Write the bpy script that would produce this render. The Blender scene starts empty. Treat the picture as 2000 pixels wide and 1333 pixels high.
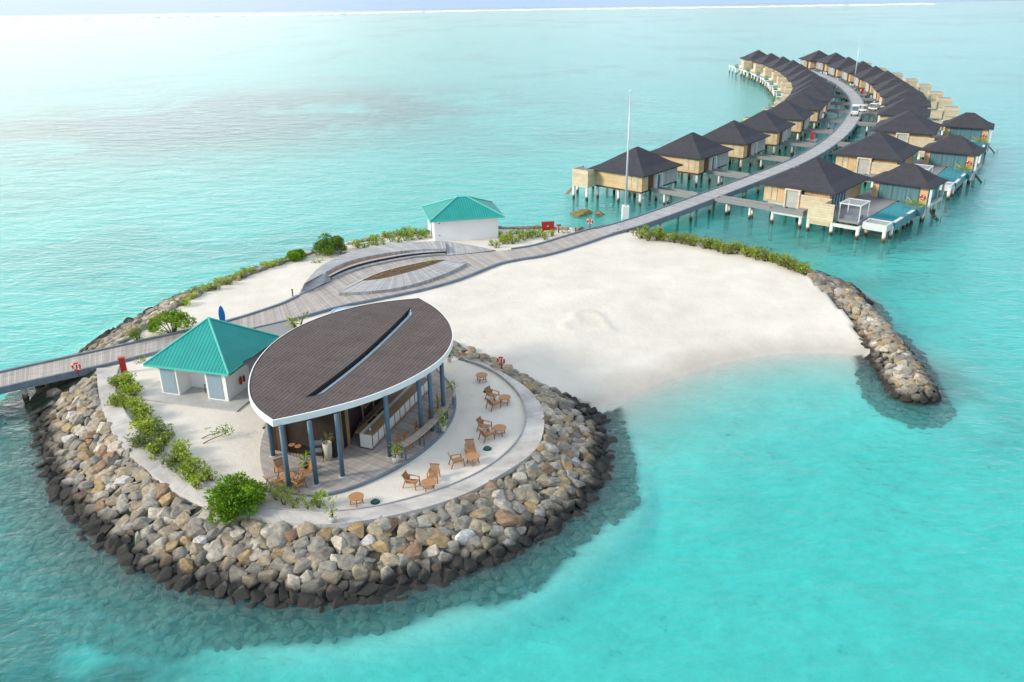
import bpy, bmesh, math, random
import numpy as np
from mathutils import Vector, Matrix

random.seed(7); rng = np.random.default_rng(11)
SC = bpy.context.scene
COL = SC.collection
PI = math.pi

# ------------------------------------------------------------------ camera
F_PX, YH, ROLL, CX, CY, CZ = 1650.0, -40.0, -0.0125, 1000.0, 666.5, 30.0
PIT = math.atan2(CY - YH, F_PX)
cam = bpy.data.cameras.new('camera'); cam_o = bpy.data.objects.new('camera', cam); COL.objects.link(cam_o)
cam.sensor_width = 36.0; cam.lens = 36.0 * F_PX / 2000.0; cam.clip_end = 12000; cam.clip_start = 0.5
_R, _U, _F = Vector((1, 0, 0)), Vector((0, math.sin(PIT), math.cos(PIT))), Vector((0, math.cos(PIT), -math.sin(PIT)))
_c, _s = math.cos(ROLL), math.sin(ROLL)
_X, _Y = _c * _R + _s * _U, -_s * _R + _c * _U
cam_o.matrix_world = Matrix(((_X.x, _Y.x, -_F.x, 0), (_X.y, _Y.y, -_F.y, 0), (_X.z, _Y.z, -_F.z, CZ), (0, 0, 0, 1)))
SC.camera = cam_o

def W(x, y, z=1.8):
    """survey point: where the sight line of a photo pixel meets the level z"""
    u, v = x - CX, y - CY
    u, v = _c * u + _s * v, -_s * u + _c * v
    dx, dy, dz = u, F_PX * math.cos(PIT) - v * math.sin(PIT), -F_PX * math.sin(PIT) - v * math.cos(PIT)
    k = (z - CZ) / dz
    return np.array([dx * k, dy * k])
def W3(x, y, z): p = W(x, y, z); return Vector((p[0], p[1], z))
def WL(l, z=1.8): return np.array([W(x, y, z) for x, y in l])

# ------------------------------------------------------------------ light
SUN_EL, SUN_AZ = math.radians(26), math.radians(-106)          # azimuth from +Y, negative = to the left
sdir = Vector((math.sin(SUN_AZ) * math.cos(SUN_EL), math.cos(SUN_AZ) * math.cos(SUN_EL), math.sin(SUN_EL)))
sl = bpy.data.lights.new('sun', 'SUN'); sl.energy = 2.3; sl.angle = math.radians(12); sl.color = (1.0, 0.90, 0.76)
so = bpy.data.objects.new('sun', sl); COL.objects.link(so)
so.rotation_euler = sdir.to_track_quat('Z', 'Y').to_euler()
world = bpy.data.worlds.new('World'); SC.world = world; world.use_nodes = True
nt = world.node_tree; nt.nodes.clear()
def N(t, kind, **kw):
    n = t.nodes.new(kind)
    for k, v in kw.items():
        if k.startswith('i_'): n.inputs[k[2:].replace('_', ' ')].default_value = v
        else: setattr(n, k, v)
    return n
out = N(nt, 'ShaderNodeOutputWorld')
sky = N(nt, 'ShaderNodeTexSky', sky_type='NISHITA', sun_disc=False, sun_elevation=SUN_EL, sun_rotation=SUN_AZ, air_density=1.0, dust_density=1.5, ozone_density=1.0)
bg1 = N(nt, 'ShaderNodeBackground'); bg1.inputs['Strength'].default_value = 0.10
bg2 = N(nt, 'ShaderNodeBackground'); bg2.inputs['Strength'].default_value = 0.80
mx = N(nt, 'ShaderNodeMixShader')
tc = N(nt, 'ShaderNodeTexCoord'); mp = N(nt, 'ShaderNodeMapping'); mp.inputs['Scale'].default_value = (1.6, 1.6, 6.0)
no = N(nt, 'ShaderNodeTexNoise'); no.inputs['Scale'].default_value = 1.7; no.inputs['Detail'].default_value = 5
rp = N(nt, 'ShaderNodeValToRGB'); rp.color_ramp.elements[0].position = 0.36; rp.color_ramp.elements[1].position = 0.6
rp.color_ramp.elements[0].color = (.55, .55, .55, 1); rp.color_ramp.elements[1].color = (.95, .95, .95, 1)
dt = N(nt, 'ShaderNodeVectorMath', operation='DOT_PRODUCT'); dt.inputs[1].default_value = (math.sin(math.radians(-58)), math.cos(math.radians(-58)), 0.12)
gr = N(nt, 'ShaderNodeValToRGB')
gr.color_ramp.elements[0].position = 0.0; gr.color_ramp.elements[0].color = (.74, .86, 1.02, 1)
gr.color_ramp.elements[1].position = 0.98; gr.color_ramp.elements[1].color = (1.72, 1.66, 1.58, 1)
e = gr.color_ramp.elements.new(0.6); e.color = (.98, 1.08, 1.17, 1)
L = nt.links.new
L(tc.outputs['Generated'], mp.inputs[0]); L(mp.outputs[0], no.inputs['Vector']); L(no.outputs[0], rp.inputs[0])
L(tc.outputs['Generated'], dt.inputs[0]); L(dt.outputs['Value'], gr.inputs[0]); L(gr.outputs[0], bg2.inputs['Color'])
L(sky.outputs[0], bg1.inputs['Color']); L(rp.outputs[0], mx.inputs[0]); L(bg1.outputs[0], mx.inputs[1]); L(bg2.outputs[0], mx.inputs[2]); L(mx.outputs[0], out.inputs[0])
vs = SC.view_settings; vs.view_transform = 'Standard'; vs.look = 'None'; vs.gamma = 1.0; vs.exposure = 0.66
SC.render.engine = 'CYCLES'
SC.cycles.max_bounces = 8; SC.cycles.transparent_max_bounces = 16; SC.cycles.use_denoising = True
SC.cycles.caustics_reflective = False; SC.cycles.caustics_refractive = False; SC.cycles.sample_clamp_indirect = 4.0

# ------------------------------------------------------------------ materials
MATS = {}
def mat(name, col, rough=0.6, var=0.15, scale=3.0, bump=0.0, bscale=None, spec=0.3, metal=0.0, col2=None, stretch=(1, 1, 1), lines=None, coord='Object'):
    """principled surface with two-scale noise variation; lines = (axis, pitch, depth) cuts grooves between boards"""
    if name in MATS: return MATS[name]
    m = bpy.data.materials.new(name); m.use_nodes = True; t = m.node_tree; b = t.nodes['Principled BSDF']
    b.inputs['Roughness'].default_value = rough; b.inputs['Metallic'].default_value = metal; b.inputs['Specular IOR Level'].default_value = spec
    tc = N(t, 'ShaderNodeTexCoord'); mp = N(t, 'ShaderNodeMapping'); mp.inputs['Scale'].default_value = stretch
    t.links.new(tc.outputs[coord], mp.inputs[0])
    n1 = N(t, 'ShaderNodeTexNoise'); n1.inputs['Scale'].default_value = scale; n1.inputs['Detail'].default_value = 6; n1.inputs['Roughness'].default_value = .65
    t.links.new(mp.outputs[0], n1.inputs['Vector'])
    r = N(t, 'ShaderNodeValToRGB'); r.color_ramp.elements[0].position = .3; r.color_ramp.elements[1].position = .7
    a = [max(0, c * (1 - var)) for c in col]; z = col2 or [min(1, c * (1 + var)) for c in col]
    r.color_ramp.elements[0].color = (*a, 1); r.color_ramp.elements[1].color = (*z, 1)
    t.links.new(n1.outputs[0], r.inputs[0]); cur = r.outputs[0]; hgt = None
    if lines:
        ax, pitch, depth, *wd_ = lines
        sp = N(t, 'ShaderNodeSeparateXYZ'); t.links.new(tc.outputs[coord], sp.inputs[0])
        dv = N(t, 'ShaderNodeMath', operation='DIVIDE'); dv.inputs[1].default_value = pitch; t.links.new(sp.outputs[ax], dv.inputs[0])
        fr = N(t, 'ShaderNodeMath', operation='FRACT'); t.links.new(dv.outputs[0], fr.inputs[0])
        gt = N(t, 'ShaderNodeMath', operation='GREATER_THAN'); gt.inputs[1].default_value = wd_[0] if wd_ else .14; t.links.new(fr.outputs[0], gt.inputs[0])
        fl = N(t, 'ShaderNodeMath', operation='FLOOR'); t.links.new(dv.outputs[0], fl.inputs[0])
        wn = N(t, 'ShaderNodeTexWhiteNoise', noise_dimensions='1D'); t.links.new(fl.outputs[0], wn.inputs['W'])
        mr = N(t, 'ShaderNodeMapRange'); mr.inputs['To Min'].default_value = 1 - depth; mr.inputs['To Max'].default_value = 1 + depth * .5
        t.links.new(wn.outputs['Value'], mr.inputs['Value'])
        mr2 = N(t, 'ShaderNodeMapRange'); mr2.inputs['To Min'].default_value = 1 - depth * 1.5; mr2.inputs['To Max'].default_value = 1; t.links.new(gt.outputs[0], mr2.inputs['Value'])
        ml = N(t, 'ShaderNodeMath', operation='MULTIPLY'); t.links.new(mr.outputs[0], ml.inputs[0]); t.links.new(mr2.outputs[0], ml.inputs[1])
        vm = N(t, 'ShaderNodeVectorMath', operation='SCALE'); t.links.new(cur, vm.inputs[0]); t.links.new(ml.outputs[0], vm.inputs['Scale']); cur = vm.outputs[0]
        hgt = gt.outputs[0]
    t.links.new(cur, b.inputs['Base Color'])
    if bump:
        bp = N(t, 'ShaderNodeBump'); bp.inputs['Strength'].default_value = bump; bp.inputs['Distance'].default_value = .05
        n2 = N(t, 'ShaderNodeTexNoise'); n2.inputs['Scale'].default_value = bscale or scale * 4; n2.inputs['Detail'].default_value = 5
        t.links.new(mp.outputs[0], n2.inputs['Vector']); t.links.new(n2.outputs[0], bp.inputs['Height']); t.links.new(bp.outputs[0], b.inputs['Normal'])
    MATS[name] = m
    return m

M = {}
M['deck'] = mat('weathered deck boards', (.40, .362, .33), .75, .22, 1.2, stretch=(.5, 3, 1), lines=('X', .145, .22), coord='UV', bump=.2)
M['deck_cool'] = mat('grey deck boards', (.40, .40, .40), .75, .22, 1.2, stretch=(.5, 3, 1), lines=('X', .16, .25), coord='UV', bump=.2)
M['beam'] = mat('grey edge timber', (.17, .20, .235), .7, .2, 1.5)
M['concrete'] = mat('worn concrete', (.50, .47, .43), .85, .30, .55, bump=.3, bscale=6, col2=(.62, .585, .54), lines=('X', 3.6, .16, .022), coord='UV')
M['slab'] = mat('grey cement slab', (.42, .42, .40), .5, .15, .8)
M['kerb'] = mat('grey kerb', (.36, .36, .36), .8, .2, 1)
M['white'] = mat('white painted wall', (.80, .80, .79), .6, .04, .6)
M['white_trim'] = mat('white trim', (.80, .79, .77), .5, .06, 2)
M['villa_white'] = mat('off white villa frames', (.60, .60, .58), .6, .12, 1.5)
M['door_grey'] = mat('blue grey door', (.27, .36, .41), .4, .05, 1)
M['teak'] = mat('oiled teak', (.29, .135, .055), .5, .25, 5, stretch=(1, 6, 6))
M['teak_light'] = mat('honey teak', (.41, .205, .085), .5, .22, 5, stretch=(1, 6, 6))
M['villa_wall'] = mat('honey timber cladding', (.60, .42, .24), .7, .14, .5, lines=('Z', .24, .10))
M['villa_wall_v'] = mat('upright timber cladding', (.60, .42, .235), .7, .18, .5, lines=('X', .42, .12))
M['villa_front'] = mat('shade grey timber boards', (.40, .40, .38), .7, .14, .5, lines=('Y', .35, .16))  # villa cladding greyed: shade of the jetty side put into the colour
M['screen'] = mat('woven timber screen', (.60, .50, .345), .75, .16, 1, lines=('Z', .30, .16))
M['villa_roof'] = mat('dark villa shingles', (.046, .046, .056), .8, .16, 1.2, lines=('Z', .16, .10), bump=.2)
M['dark'] = mat('dark stained timber', (.035, .024, .018), .6, .3, 2)
M['brown'] = mat('brown timber door', (.11, .055, .03), .6, .25, 2)
M['blue_post'] = mat('blue grey painted steel', (.075, .135, .19), .45, .1, 1)
M['steel'] = mat('galvanised steel', (.55, .58, .60), .4, .08, 1, metal=.3)
M['glass'] = mat('dark teal window glass', (.03, .13, .16), .12, .2, .7, spec=.6, stretch=(6, 6, .4))
M['curtain_glass'] = mat('curtained glass doors', (.10, .20, .22), .15, .35, 1.0, spec=.6, stretch=(5, 5, .2))
M['red'] = mat('red paint', (.36, .03, .022), .45, .1, 2)
M['buoy'] = mat('lifebuoy orange red', (.72, .075, .045), .5, .08, 2)
M['pot'] = mat('pale cement pot', (.50, .49, .46), .7, .12, 3)
M['beige_pot'] = mat('beige stone planter', (.48, .43, .35), .7, .12, 3)
M['soil'] = mat('brown soil with dry mulch', (.12, .07, .035), .95, .4, 8, bump=.6)
M['black'] = mat('black rubber', (.02, .02, .022), .6, .1, 3)
M['lamp_green'] = mat('green lamp cover', (.015, .10, .075), .4, .15, 3)
M['blue'] = mat('blue gloss board', (.0, .14, .42), .3, .05, 2)
M['buggy'] = mat('white buggy shell', (.82, .82, .80), .3, .03, 2)
M['pool'] = mat('pool water over blue tiles', (.03, .27, .33), .05, .18, 1.0, spec=.6, bump=.05, bscale=4)
M['pool_tile'] = mat('teal pool tiles', (.07, .20, .23), .3, .35, 2.2)
M['stem'] = mat('brown shrub stems', (.14, .10, .06), .9, .25, 6)
M['counter_top'] = mat('bar counter timber', (.33, .225, .13), .5, .2, 2, stretch=(1, 6, 1))
M['ledge'] = mat('weathered bar ledge', (.37, .31, .25), .7, .2, 1.2, stretch=(.5, 3, 1), lines=('X', .12, .18), coord='UV')
M['panel'] = mat('cream counter panels', (.74, .73, .68), .4, .05, 1)
M['surf'] = mat('white surf foam', (.85, .87, .88), .9, .05, .2)
M['skyglass'] = mat('pale skylight glass', (.42, .55, .64), .15, .1, 1, spec=.6)

def teal_metal():
    m = bpy.data.materials.new('teal corrugated metal'); m.use_nodes = True; t = m.node_tree; b = t.nodes['Principled BSDF']
    b.inputs['Roughness'].default_value = .42; b.inputs['Specular IOR Level'].default_value = .4
    u = N(t, 'ShaderNodeTexCoord'); s = N(t, 'ShaderNodeSeparateXYZ'); t.links.new(u.outputs['UV'], s.inputs[0])
    w = N(t, 'ShaderNodeMath', operation='MULTIPLY'); w.inputs[1].default_value = 2 * PI / .28; t.links.new(s.outputs['X'], w.inputs[0])
    sn = N(t, 'ShaderNodeMath', operation='SINE'); t.links.new(w.outputs[0], sn.inputs[0])
    pw = N(t, 'ShaderNodeMapRange'); pw.inputs['From Min'].default_value = .1; pw.inputs['From Max'].default_value = .8; t.links.new(sn.outputs[0], pw.inputs['Value'])
    bp = N(t, 'ShaderNodeBump'); bp.inputs['Strength'].default_value = .8; bp.inputs['Distance'].default_value = .04
    t.links.new(pw.outputs[0], bp.inputs['Height']); t.links.new(bp.outputs[0], b.inputs['Normal'])
    n = N(t, 'ShaderNodeTexNoise'); n.inputs['Scale'].default_value = .8; n.inputs['Detail'].default_value = 5; t.links.new(u.outputs['Object'], n.inputs['Vector'])
    r = N(t, 'ShaderNodeValToRGB'); r.color_ramp.elements[0].color = (0, .215, .195, 1); r.color_ramp.elements[1].color = (.006, .325, .285, 1)
    t.links.new(n.outputs[0], r.inputs[0]); t.links.new(r.outputs[0], b.inputs['Base Color'])
    return m
M['teal'] = teal_metal()
M['teal_trim'] = mat('teal ridge capping', (.10, .50, .42), .4, .06, 2)
M['green_trim'] = mat('green eave trim', (.07, .42, .16), .5, .06, 2)

def shingle(name, c1, c2, mortar):
    m = bpy.data.materials.new(name); m.use_nodes = True; t = m.node_tree; b = t.nodes['Principled BSDF']
    b.inputs['Roughness'].default_value = .8; b.inputs['Specular IOR Level'].default_value = .25
    u = N(t, 'ShaderNodeTexCoord')
    br = N(t, 'ShaderNodeTexBrick'); br.inputs['Scale'].default_value = 1.0; br.inputs['Brick Width'].default_value = 2.4; br.inputs['Row Height'].default_value = .26
    br.inputs['Mortar Size'].default_value = .03; br.inputs['Color1'].default_value = (*c1, 1); br.inputs['Color2'].default_value = (*c2, 1); br.inputs['Mortar'].default_value = (*mortar, 1)
    br.inputs['Bias'].default_value = 0.0
    t.links.new(u.outputs['UV'], br.inputs['Vector'])
    n = N(t, 'ShaderNodeTexNoise'); n.inputs['Scale'].default_value = .6; n.inputs['Detail'].default_value = 8; t.links.new(u.outputs['Object'], n.inputs['Vector'])
    mr = N(t, 'ShaderNodeMapRange'); mr.inputs['To Min'].default_value = .7; mr.inputs['To Max'].default_value = 1.3; t.links.new(n.outputs[0], mr.inputs['Value'])
    v = N(t, 'ShaderNodeVectorMath', operation='SCALE'); t.links.new(br.outputs['Color'], v.inputs[0]); t.links.new(mr.outputs[0], v.inputs['Scale']); t.links.new(v.outputs[0], b.inputs['Base Color'])
    bp = N(t, 'ShaderNodeBump'); bp.inputs['Strength'].default_value = .5; bp.inputs['Distance'].default_value = .03; bp.invert = True
    t.links.new(br.outputs['Fac'], bp.inputs['Height']); t.links.new(bp.outputs[0], b.inputs['Normal'])
    return m
M['shingle'] = shingle('brown bar roof shingles', (.105, .082, .077), (.118, .093, .087), (.055, .043, .042))

def pile_mat():
    m = bpy.data.materials.new('pile with tide growth'); m.use_nodes = True; t = m.node_tree; b = t.nodes['Principled BSDF']; b.inputs['Roughness'].default_value = .8
    g = N(t, 'ShaderNodeNewGeometry'); s = N(t, 'ShaderNodeSeparateXYZ'); t.links.new(g.outputs['Position'], s.inputs[0])
    n = N(t, 'ShaderNodeTexNoise'); n.inputs['Scale'].default_value = 2.5; t.links.new(g.outputs['Position'], n.inputs['Vector'])
    a = N(t, 'ShaderNodeMath', operation='MULTIPLY_ADD'); a.inputs[1].default_value = .5; t.links.new(n.outputs[0], a.inputs[0]); t.links.new(s.outputs['Z'], a.inputs[2])
    r = N(t, 'ShaderNodeValToRGB'); cr = r.color_ramp
    cr.elements[0].position = .0; cr.elements[0].color = (.16, .22, .15, 1); cr.elements[1].position = .40; cr.elements[1].color = (.72, .71, .67, 1)
    for p, c in ((.08, (.10, .10, .06)), (.13, (.03, .026, .02)), (.24, (.055, .04, .028)), (.29, (.20, .13, .07)), (.34, (.45, .36, .2))):
        q = cr.elements.new(p); q.color = (*c, 1)
    d = N(t, 'ShaderNodeMath', operation='DIVIDE'); d.inputs[1].default_value = 2.4; t.links.new(a.outputs[0], d.inputs[0]); t.links.new(d.outputs[0], r.inputs[0]); t.links.new(r.outputs[0], b.inputs['Base Color'])
    return m
M['pile'] = pile_mat()

def attr_mat(name, rough, wet=False, leaf=False):
    """base colour from a per-stone / per-leaf colour attribute, broken up by noise"""
    m = bpy.data.materials.new(name); m.use_nodes = True; t = m.node_tree; b = t.nodes['Principled BSDF']; b.inputs['Roughness'].default_value = rough
    b.inputs['Specular IOR Level'].default_value = .3
    at = N(t, 'ShaderNodeAttribute', attribute_name='Col')
    g = N(t, 'ShaderNodeNewGeometry')
    n = N(t, 'ShaderNodeTexNoise'); n.inputs['Scale'].default_value = .6 if leaf else 3.2; n.inputs['Detail'].default_value = 8; n.inputs['Roughness'].default_value = .7
    mp = N(t, 'ShaderNodeMapping'); mp.inputs['Scale'].default_value = (1, 1, 1) if leaf else (1, 1, 2.6); mp.inputs['Rotation'].default_value = (.5, .3, 0)
    t.links.new(g.outputs['Position'], mp.inputs[0]); t.links.new(mp.outputs[0], n.inputs['Vector'])
    mr = N(t, 'ShaderNodeMapRange'); mr.inputs['From Min'].default_value = .3; mr.inputs['From Max'].default_value = .7
    mr.inputs['To Min'].default_value = .8 if leaf else .52; mr.inputs['To Max'].default_value = 1.2 if leaf else 1.38
    t.links.new(n.outputs[0], mr.inputs['Value'])
    v = N(t, 'ShaderNodeVectorMath', operation='SCALE'); t.links.new(at.outputs['Color'], v.inputs[0]); t.links.new(mr.outputs[0], v.inputs['Scale']); cur = v.outputs[0]
    if wet:   # tide line: dark algae and wet stone near the water
        s = N(t, 'ShaderNodeSeparateXYZ'); t.links.new(g.outputs['Position'], s.inputs[0])
        n2 = N(t, 'ShaderNodeTexNoise'); n2.inputs['Scale'].default_value = .55; n2.inputs['Detail'].default_value = 4; t.links.new(g.outputs['Position'], n2.inputs['Vector'])
        a = N(t, 'ShaderNodeMath', operation='MULTIPLY_ADD'); a.inputs[1].default_value = -.9; t.links.new(n2.outputs[0], a.inputs[0]); t.links.new(s.outputs['Z'], a.inputs[2])
        f = N(t, 'ShaderNodeMapRange'); f.inputs['From Min'].default_value = -.08; f.inputs['From Max'].default_value = .40; t.links.new(a.outputs[0], f.inputs['Value'])
        sub = N(t, 'ShaderNodeMapRange'); sub.inputs['From Min'].default_value = -.5; sub.inputs['From Max'].default_value = -.1; t.links.new(s.outputs['Z'], sub.inputs['Value'])
        dk = N(t, 'ShaderNodeMix', data_type='RGBA'); dk.inputs['A'].default_value = (.085, .078, .052, 1); dk.inputs['B'].default_value = (.032, .031, .028, 1); t.links.new(sub.outputs[0], dk.inputs['Factor'])
        tint = N(t, 'ShaderNodeMix', data_type='RGBA', blend_type='MULTIPLY'); tint.inputs['Factor'].default_value = 0.75
        n3 = N(t, 'ShaderNodeMapRange'); n3.inputs['To Min'].default_value = .3; n3.inputs['To Max'].default_value = 1.5; t.links.new(n.outputs[0], n3.inputs['Value'])
        t.links.new(dk.outputs['Result'], tint.inputs['A']); t.links.new(n3.outputs[0], tint.inputs['B'])
        mx = N(t, 'ShaderNodeMix', data_type='RGBA'); t.links.new(f.outputs[0], mx.inputs['Factor']); t.links.new(tint.outputs['Result'], mx.inputs['A']); t.links.new(cur, mx.inputs['B']); cur = mx.outputs['Result']
        bp = N(t, 'ShaderNodeBump'); bp.inputs['Strength'].default_value = .7; bp.inputs['Distance'].default_value = .10; t.links.new(n.outputs[0], bp.inputs['Height']); t.links.new(bp.outputs[0], b.inputs['Normal'])
    t.links.new(cur, b.inputs['Base Color'])
    if leaf:
        b.inputs['Subsurface Weight'].default_value = 0
        tr = N(t, 'ShaderNodeBsdfTranslucent'); t.links.new(cur, tr.inputs['Color'])
        ms = N(t, 'ShaderNodeMixShader'); ms.inputs[0].default_value = .3; o = t.nodes['Material Output']
        t.links.new(b.outputs[0], ms.inputs[1]); t.links.new(tr.outputs[0], ms.inputs[2]); t.links.new(ms.outputs[0], o.inputs['Surface'])
    return m
M['rock'] = attr_mat('armour stone', .85, wet=True)
M['leaf'] = attr_mat('leaves', .55, leaf=True)

# ------------------------------------------------------------------ mesh building
class MB:
    def __init__(s): s.v = []; s.f = []; s.uv = []; s.col = []
    def add(s, vs, fs, uvs=None, col=None):
        o = len(s.v); s.v += [tuple(p) for p in vs]
        for k, f in enumerate(fs):
            s.f.append([o + i for i in f]); s.uv.append(uvs[k] if uvs else None)
        if col is not None: s.col += [col] * len(vs)
        return s
    def box(s, c, d, rz=0, rx=0, ry=0):
        R = Matrix.Rotation(rz, 3, 'Z') @ Matrix.Rotation(ry, 3, 'Y') @ Matrix.Rotation(rx, 3, 'X')
        vs = [Vector(c) + R @ Vector((x * d[0] / 2, y * d[1] / 2, z * d[2] / 2)) for x in (-1, 1) for y in (-1, 1) for z in (-1, 1)]
        return s.add(vs, [(0, 1, 3, 2), (4, 6, 7, 5), (0, 4, 5, 1), (2, 3, 7, 6), (0, 2, 6, 4), (1, 5, 7, 3)])
    def span(s, x0, x1, y0, y1, z0, z1): return s.box(((x0 + x1) / 2, (y0 + y1) / 2, (z0 + z1) / 2), (abs(x1 - x0), abs(y1 - y0), abs(z1 - z0)))
    def bar(s, a, b, w, h=None):
        a, b = Vector(a), Vector(b); h = h or w; d = (b - a).normalized()
        up = Vector((0, 0, 1)) if abs(d.z) < .95 else Vector((0, 1, 0))
        x = d.cross(up).normalized(); y = x.cross(d)
        vs = [p + x * (i * w / 2) + y * (j * h / 2) for p in (a, b) for i, j in ((-1, -1), (1, -1), (1, 1), (-1, 1))]
        return s.add(vs, [(0, 3, 2, 1), (4, 5, 6, 7), (0, 1, 5, 4), (1, 2, 6, 5), (2, 3, 7, 6), (3, 0, 4, 7)])
    def tube(s, pts, rad, n=8, cap=True, closed=False):
        pts = [Vector(p) for p in pts]; k = len(pts); rad = rad if hasattr(rad, '__len__') else [rad] * k; o = []
        for i, p in enumerate(pts):
            d = ((pts[(i + 1) % k] - pts[i - 1]) if closed else (pts[min(i + 1, k - 1)] - pts[max(i - 1, 0)])).normalized()
            up = Vector((0, 0, 1)) if abs(d.z) < .95 else Vector((0, 1, 0))
            x = d.cross(up).normalized(); y = x.cross(d)
            o += [p + (x * math.cos(2 * PI * j / n) + y * math.sin(2 * PI * j / n)) * rad[i] for j in range(n)]
        fs = [(i * n + j, i * n + (j + 1) % n, ((i + 1) % k) * n + (j + 1) % n, ((i + 1) % k) * n + j) for i in range(k if closed else k - 1) for j in range(n)]
        if cap and not closed: fs += [tuple(range(n))[::-1], tuple(range((k - 1) * n, k * n))]
        return s.add(o, fs)
    def lathe(s, prof, c=(0, 0, 0), n=20):
        o = [(c[0] + r * math.cos(2 * PI * j / n), c[1] + r * math.sin(2 * PI * j / n), c[2] + z) for r, z in prof for j in range(n)]
        k = len(prof)
        fs = [(i * n + j, i * n + (j + 1) % n, (i + 1) * n + (j + 1) % n, (i + 1) * n + j) for i in range(k - 1) for j in range(n)]
        fs += [tuple(range(n))[::-1], tuple(range((k - 1) * n, k * n))]
        return s.add(o, fs)
    def prism(s, pts, z0, z1):
        n = len(pts); a = sum(pts[i][0] * pts[(i + 1) % n][1] - pts[(i + 1) % n][0] * pts[i][1] for i in range(n))
        if a < 0: pts = pts[::-1]
        vs = [(p[0], p[1], z0) for p in pts] + [(p[0], p[1], z1) for p in pts]
        return s.add(vs, [tuple(range(n))[::-1], tuple(range(n, 2 * n))] + [(i, (i + 1) % n, n + (i + 1) % n, n + i) for i in range(n)])
    def ribbon(s, A, B, za, zb, flip=False):
        """strip between two equally long polylines, UV = (length along, distance across)"""
        n = len(A); u = 0.0; vs = []; us = []
        for i in range(n):
            if i: u += (np.linalg.norm(A[i] - A[i - 1]) + np.linalg.norm(B[i] - B[i - 1])) / 2
            a = za[i] if hasattr(za, '__len__') else za; b = zb[i] if hasattr(zb, '__len__') else zb
            vs += [(A[i][0], A[i][1], a), (B[i][0], B[i][1], b)]; us += [(u, 0.0), (u, float(np.linalg.norm(B[i] - A[i])))]
        fs = [(2 * i, 2 * i + 2, 2 * i + 3, 2 * i + 1) if flip else (2 * i, 2 * i + 1, 2 * i + 3, 2 * i + 2) for i in range(n - 1)]
        return s.add(vs, fs, [[us[j] for j in f] for f in fs])
    def build(s, name, m, parent=None, smooth=False):
        me = bpy.data.meshes.new(name); me.from_pydata(s.v, [], s.f); me.materials.append(m)
        if any(u for u in s.uv):
            ul = me.uv_layers.new(name='UVMap'); d = []
            for f, u in zip(s.f, s.uv):
                for q in (u or [(0, 0)] * len(f)): d += [q[0], q[1]]
            ul.data.foreach_set('uv', d)
        if s.col:
            at = me.color_attributes.new('Col', 'FLOAT_COLOR', 'POINT'); at.data.foreach_set('color', [x for c in s.col for x in (*c, 1.0)])
        if smooth: me.polygons.foreach_set('use_smooth', [True] * len(me.polygons))
        me.update()
        o = bpy.data.objects.new(name, me); COL.objects.link(o)
        if parent: o.parent = parent
        return o

def tag(o, label=None, cat=None, group=None, kind=None):
    if label: o['label'] = label
    if cat: o['category'] = cat
    if group: o['group'] = group
    if kind: o['kind'] = kind
    return o
def thing(name, label, cat, loc=(0, 0, 0), rz=0, group=None):
    o = bpy.data.objects.new(name, None); COL.objects.link(o); o.location = loc; o.rotation_euler = (0, 0, rz); o.empty_display_size = .3
    return tag(o, label, cat, group)
KIDS = {}
def kids(o):
    return [c for c in bpy.data.objects if c.parent == o]
def dup(o, parent=None, tree=None):
    c = o.copy(); COL.objects.link(c)
    if parent: c.parent = parent
    for ch in (tree or kids)(o): dup(ch, c, tree)
    return c
def place(proto, used, loc, rz, label, group=None):
    o = proto if not used[0] else dup(proto)
    used[0] = True; o.location = loc; o.rotation_euler = (0, 0, rz); o['label'] = label
    if group: o['group'] = group
    return o
def resample(P, n):
    P = np.asarray(P, float); d = np.r_[0, np.cumsum(np.linalg.norm(np.diff(P, axis=0), axis=1))]; t = np.linspace(0, d[-1], n)
    return np.c_[np.interp(t, d, P[:, 0]), np.interp(t, d, P[:, 1])]
def smooth_line(P, n, it=2):
    P = np.asarray(P, float)
    for _ in range(it):
        Q = [P[0]]
        for a, b in zip(P[:-1], P[1:]): Q += [a * .75 + b * .25, a * .25 + b * .75]
        P = np.array(Q + [P[-1]])
    return resample(P, n)
def pip(X, Y, P):
    ins = np.zeros(X.shape, bool); n = len(P)
    for i in range(n):
        (x1, y1), (x2, y2) = P[i], P[(i + 1) % n]
        if y1 == y2: continue
        c = ((y1 > Y) != (y2 > Y)) & (X < (x2 - x1) * (Y - y1) / (y2 - y1) + x1); ins ^= c
    return ins
def pdist(X, Y, P):
    d = np.full(X.shape, 1e9)
    for (x1, y1), (x2, y2) in zip(P[:-1], P[1:]):
        dx, dy = x2 - x1, y2 - y1; l = dx * dx + dy * dy + 1e-12
        t = np.clip(((X - x1) * dx + (Y - y1) * dy) / l, 0, 1); d = np.minimum(d, np.hypot(X - x1 - t * dx, Y - y1 - t * dy))
    return d
def vnoise(X, Y, s, seed=0):
    x, y = X / s, Y / s; xi, yi = np.floor(x), np.floor(y); fx, fy = x - xi, y - yi; fx, fy = fx * fx * (3 - 2 * fx), fy * fy * (3 - 2 * fy)
    h = lambda a, b: np.modf(np.abs(np.sin(a * 127.1 + b * 311.7 + seed * 74.7) * 43758.5453))[0]
    return (h(xi, yi) * (1 - fx) + h(xi + 1, yi) * fx) * (1 - fy) + (h(xi, yi + 1) * (1 - fx) + h(xi + 1, yi + 1) * fx) * fy
def fbm(X, Y, s, seed=0, o=4): return sum(vnoise(X, Y, s / 2 ** k, seed + k) / 2 ** k for k in range(o)) / sum(1 / 2 ** k for k in range(o))
def sstep(a, b, x): t = np.clip((x - a) / (b - a), 0, 1); return t * t * (3 - 2 * t)

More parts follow.
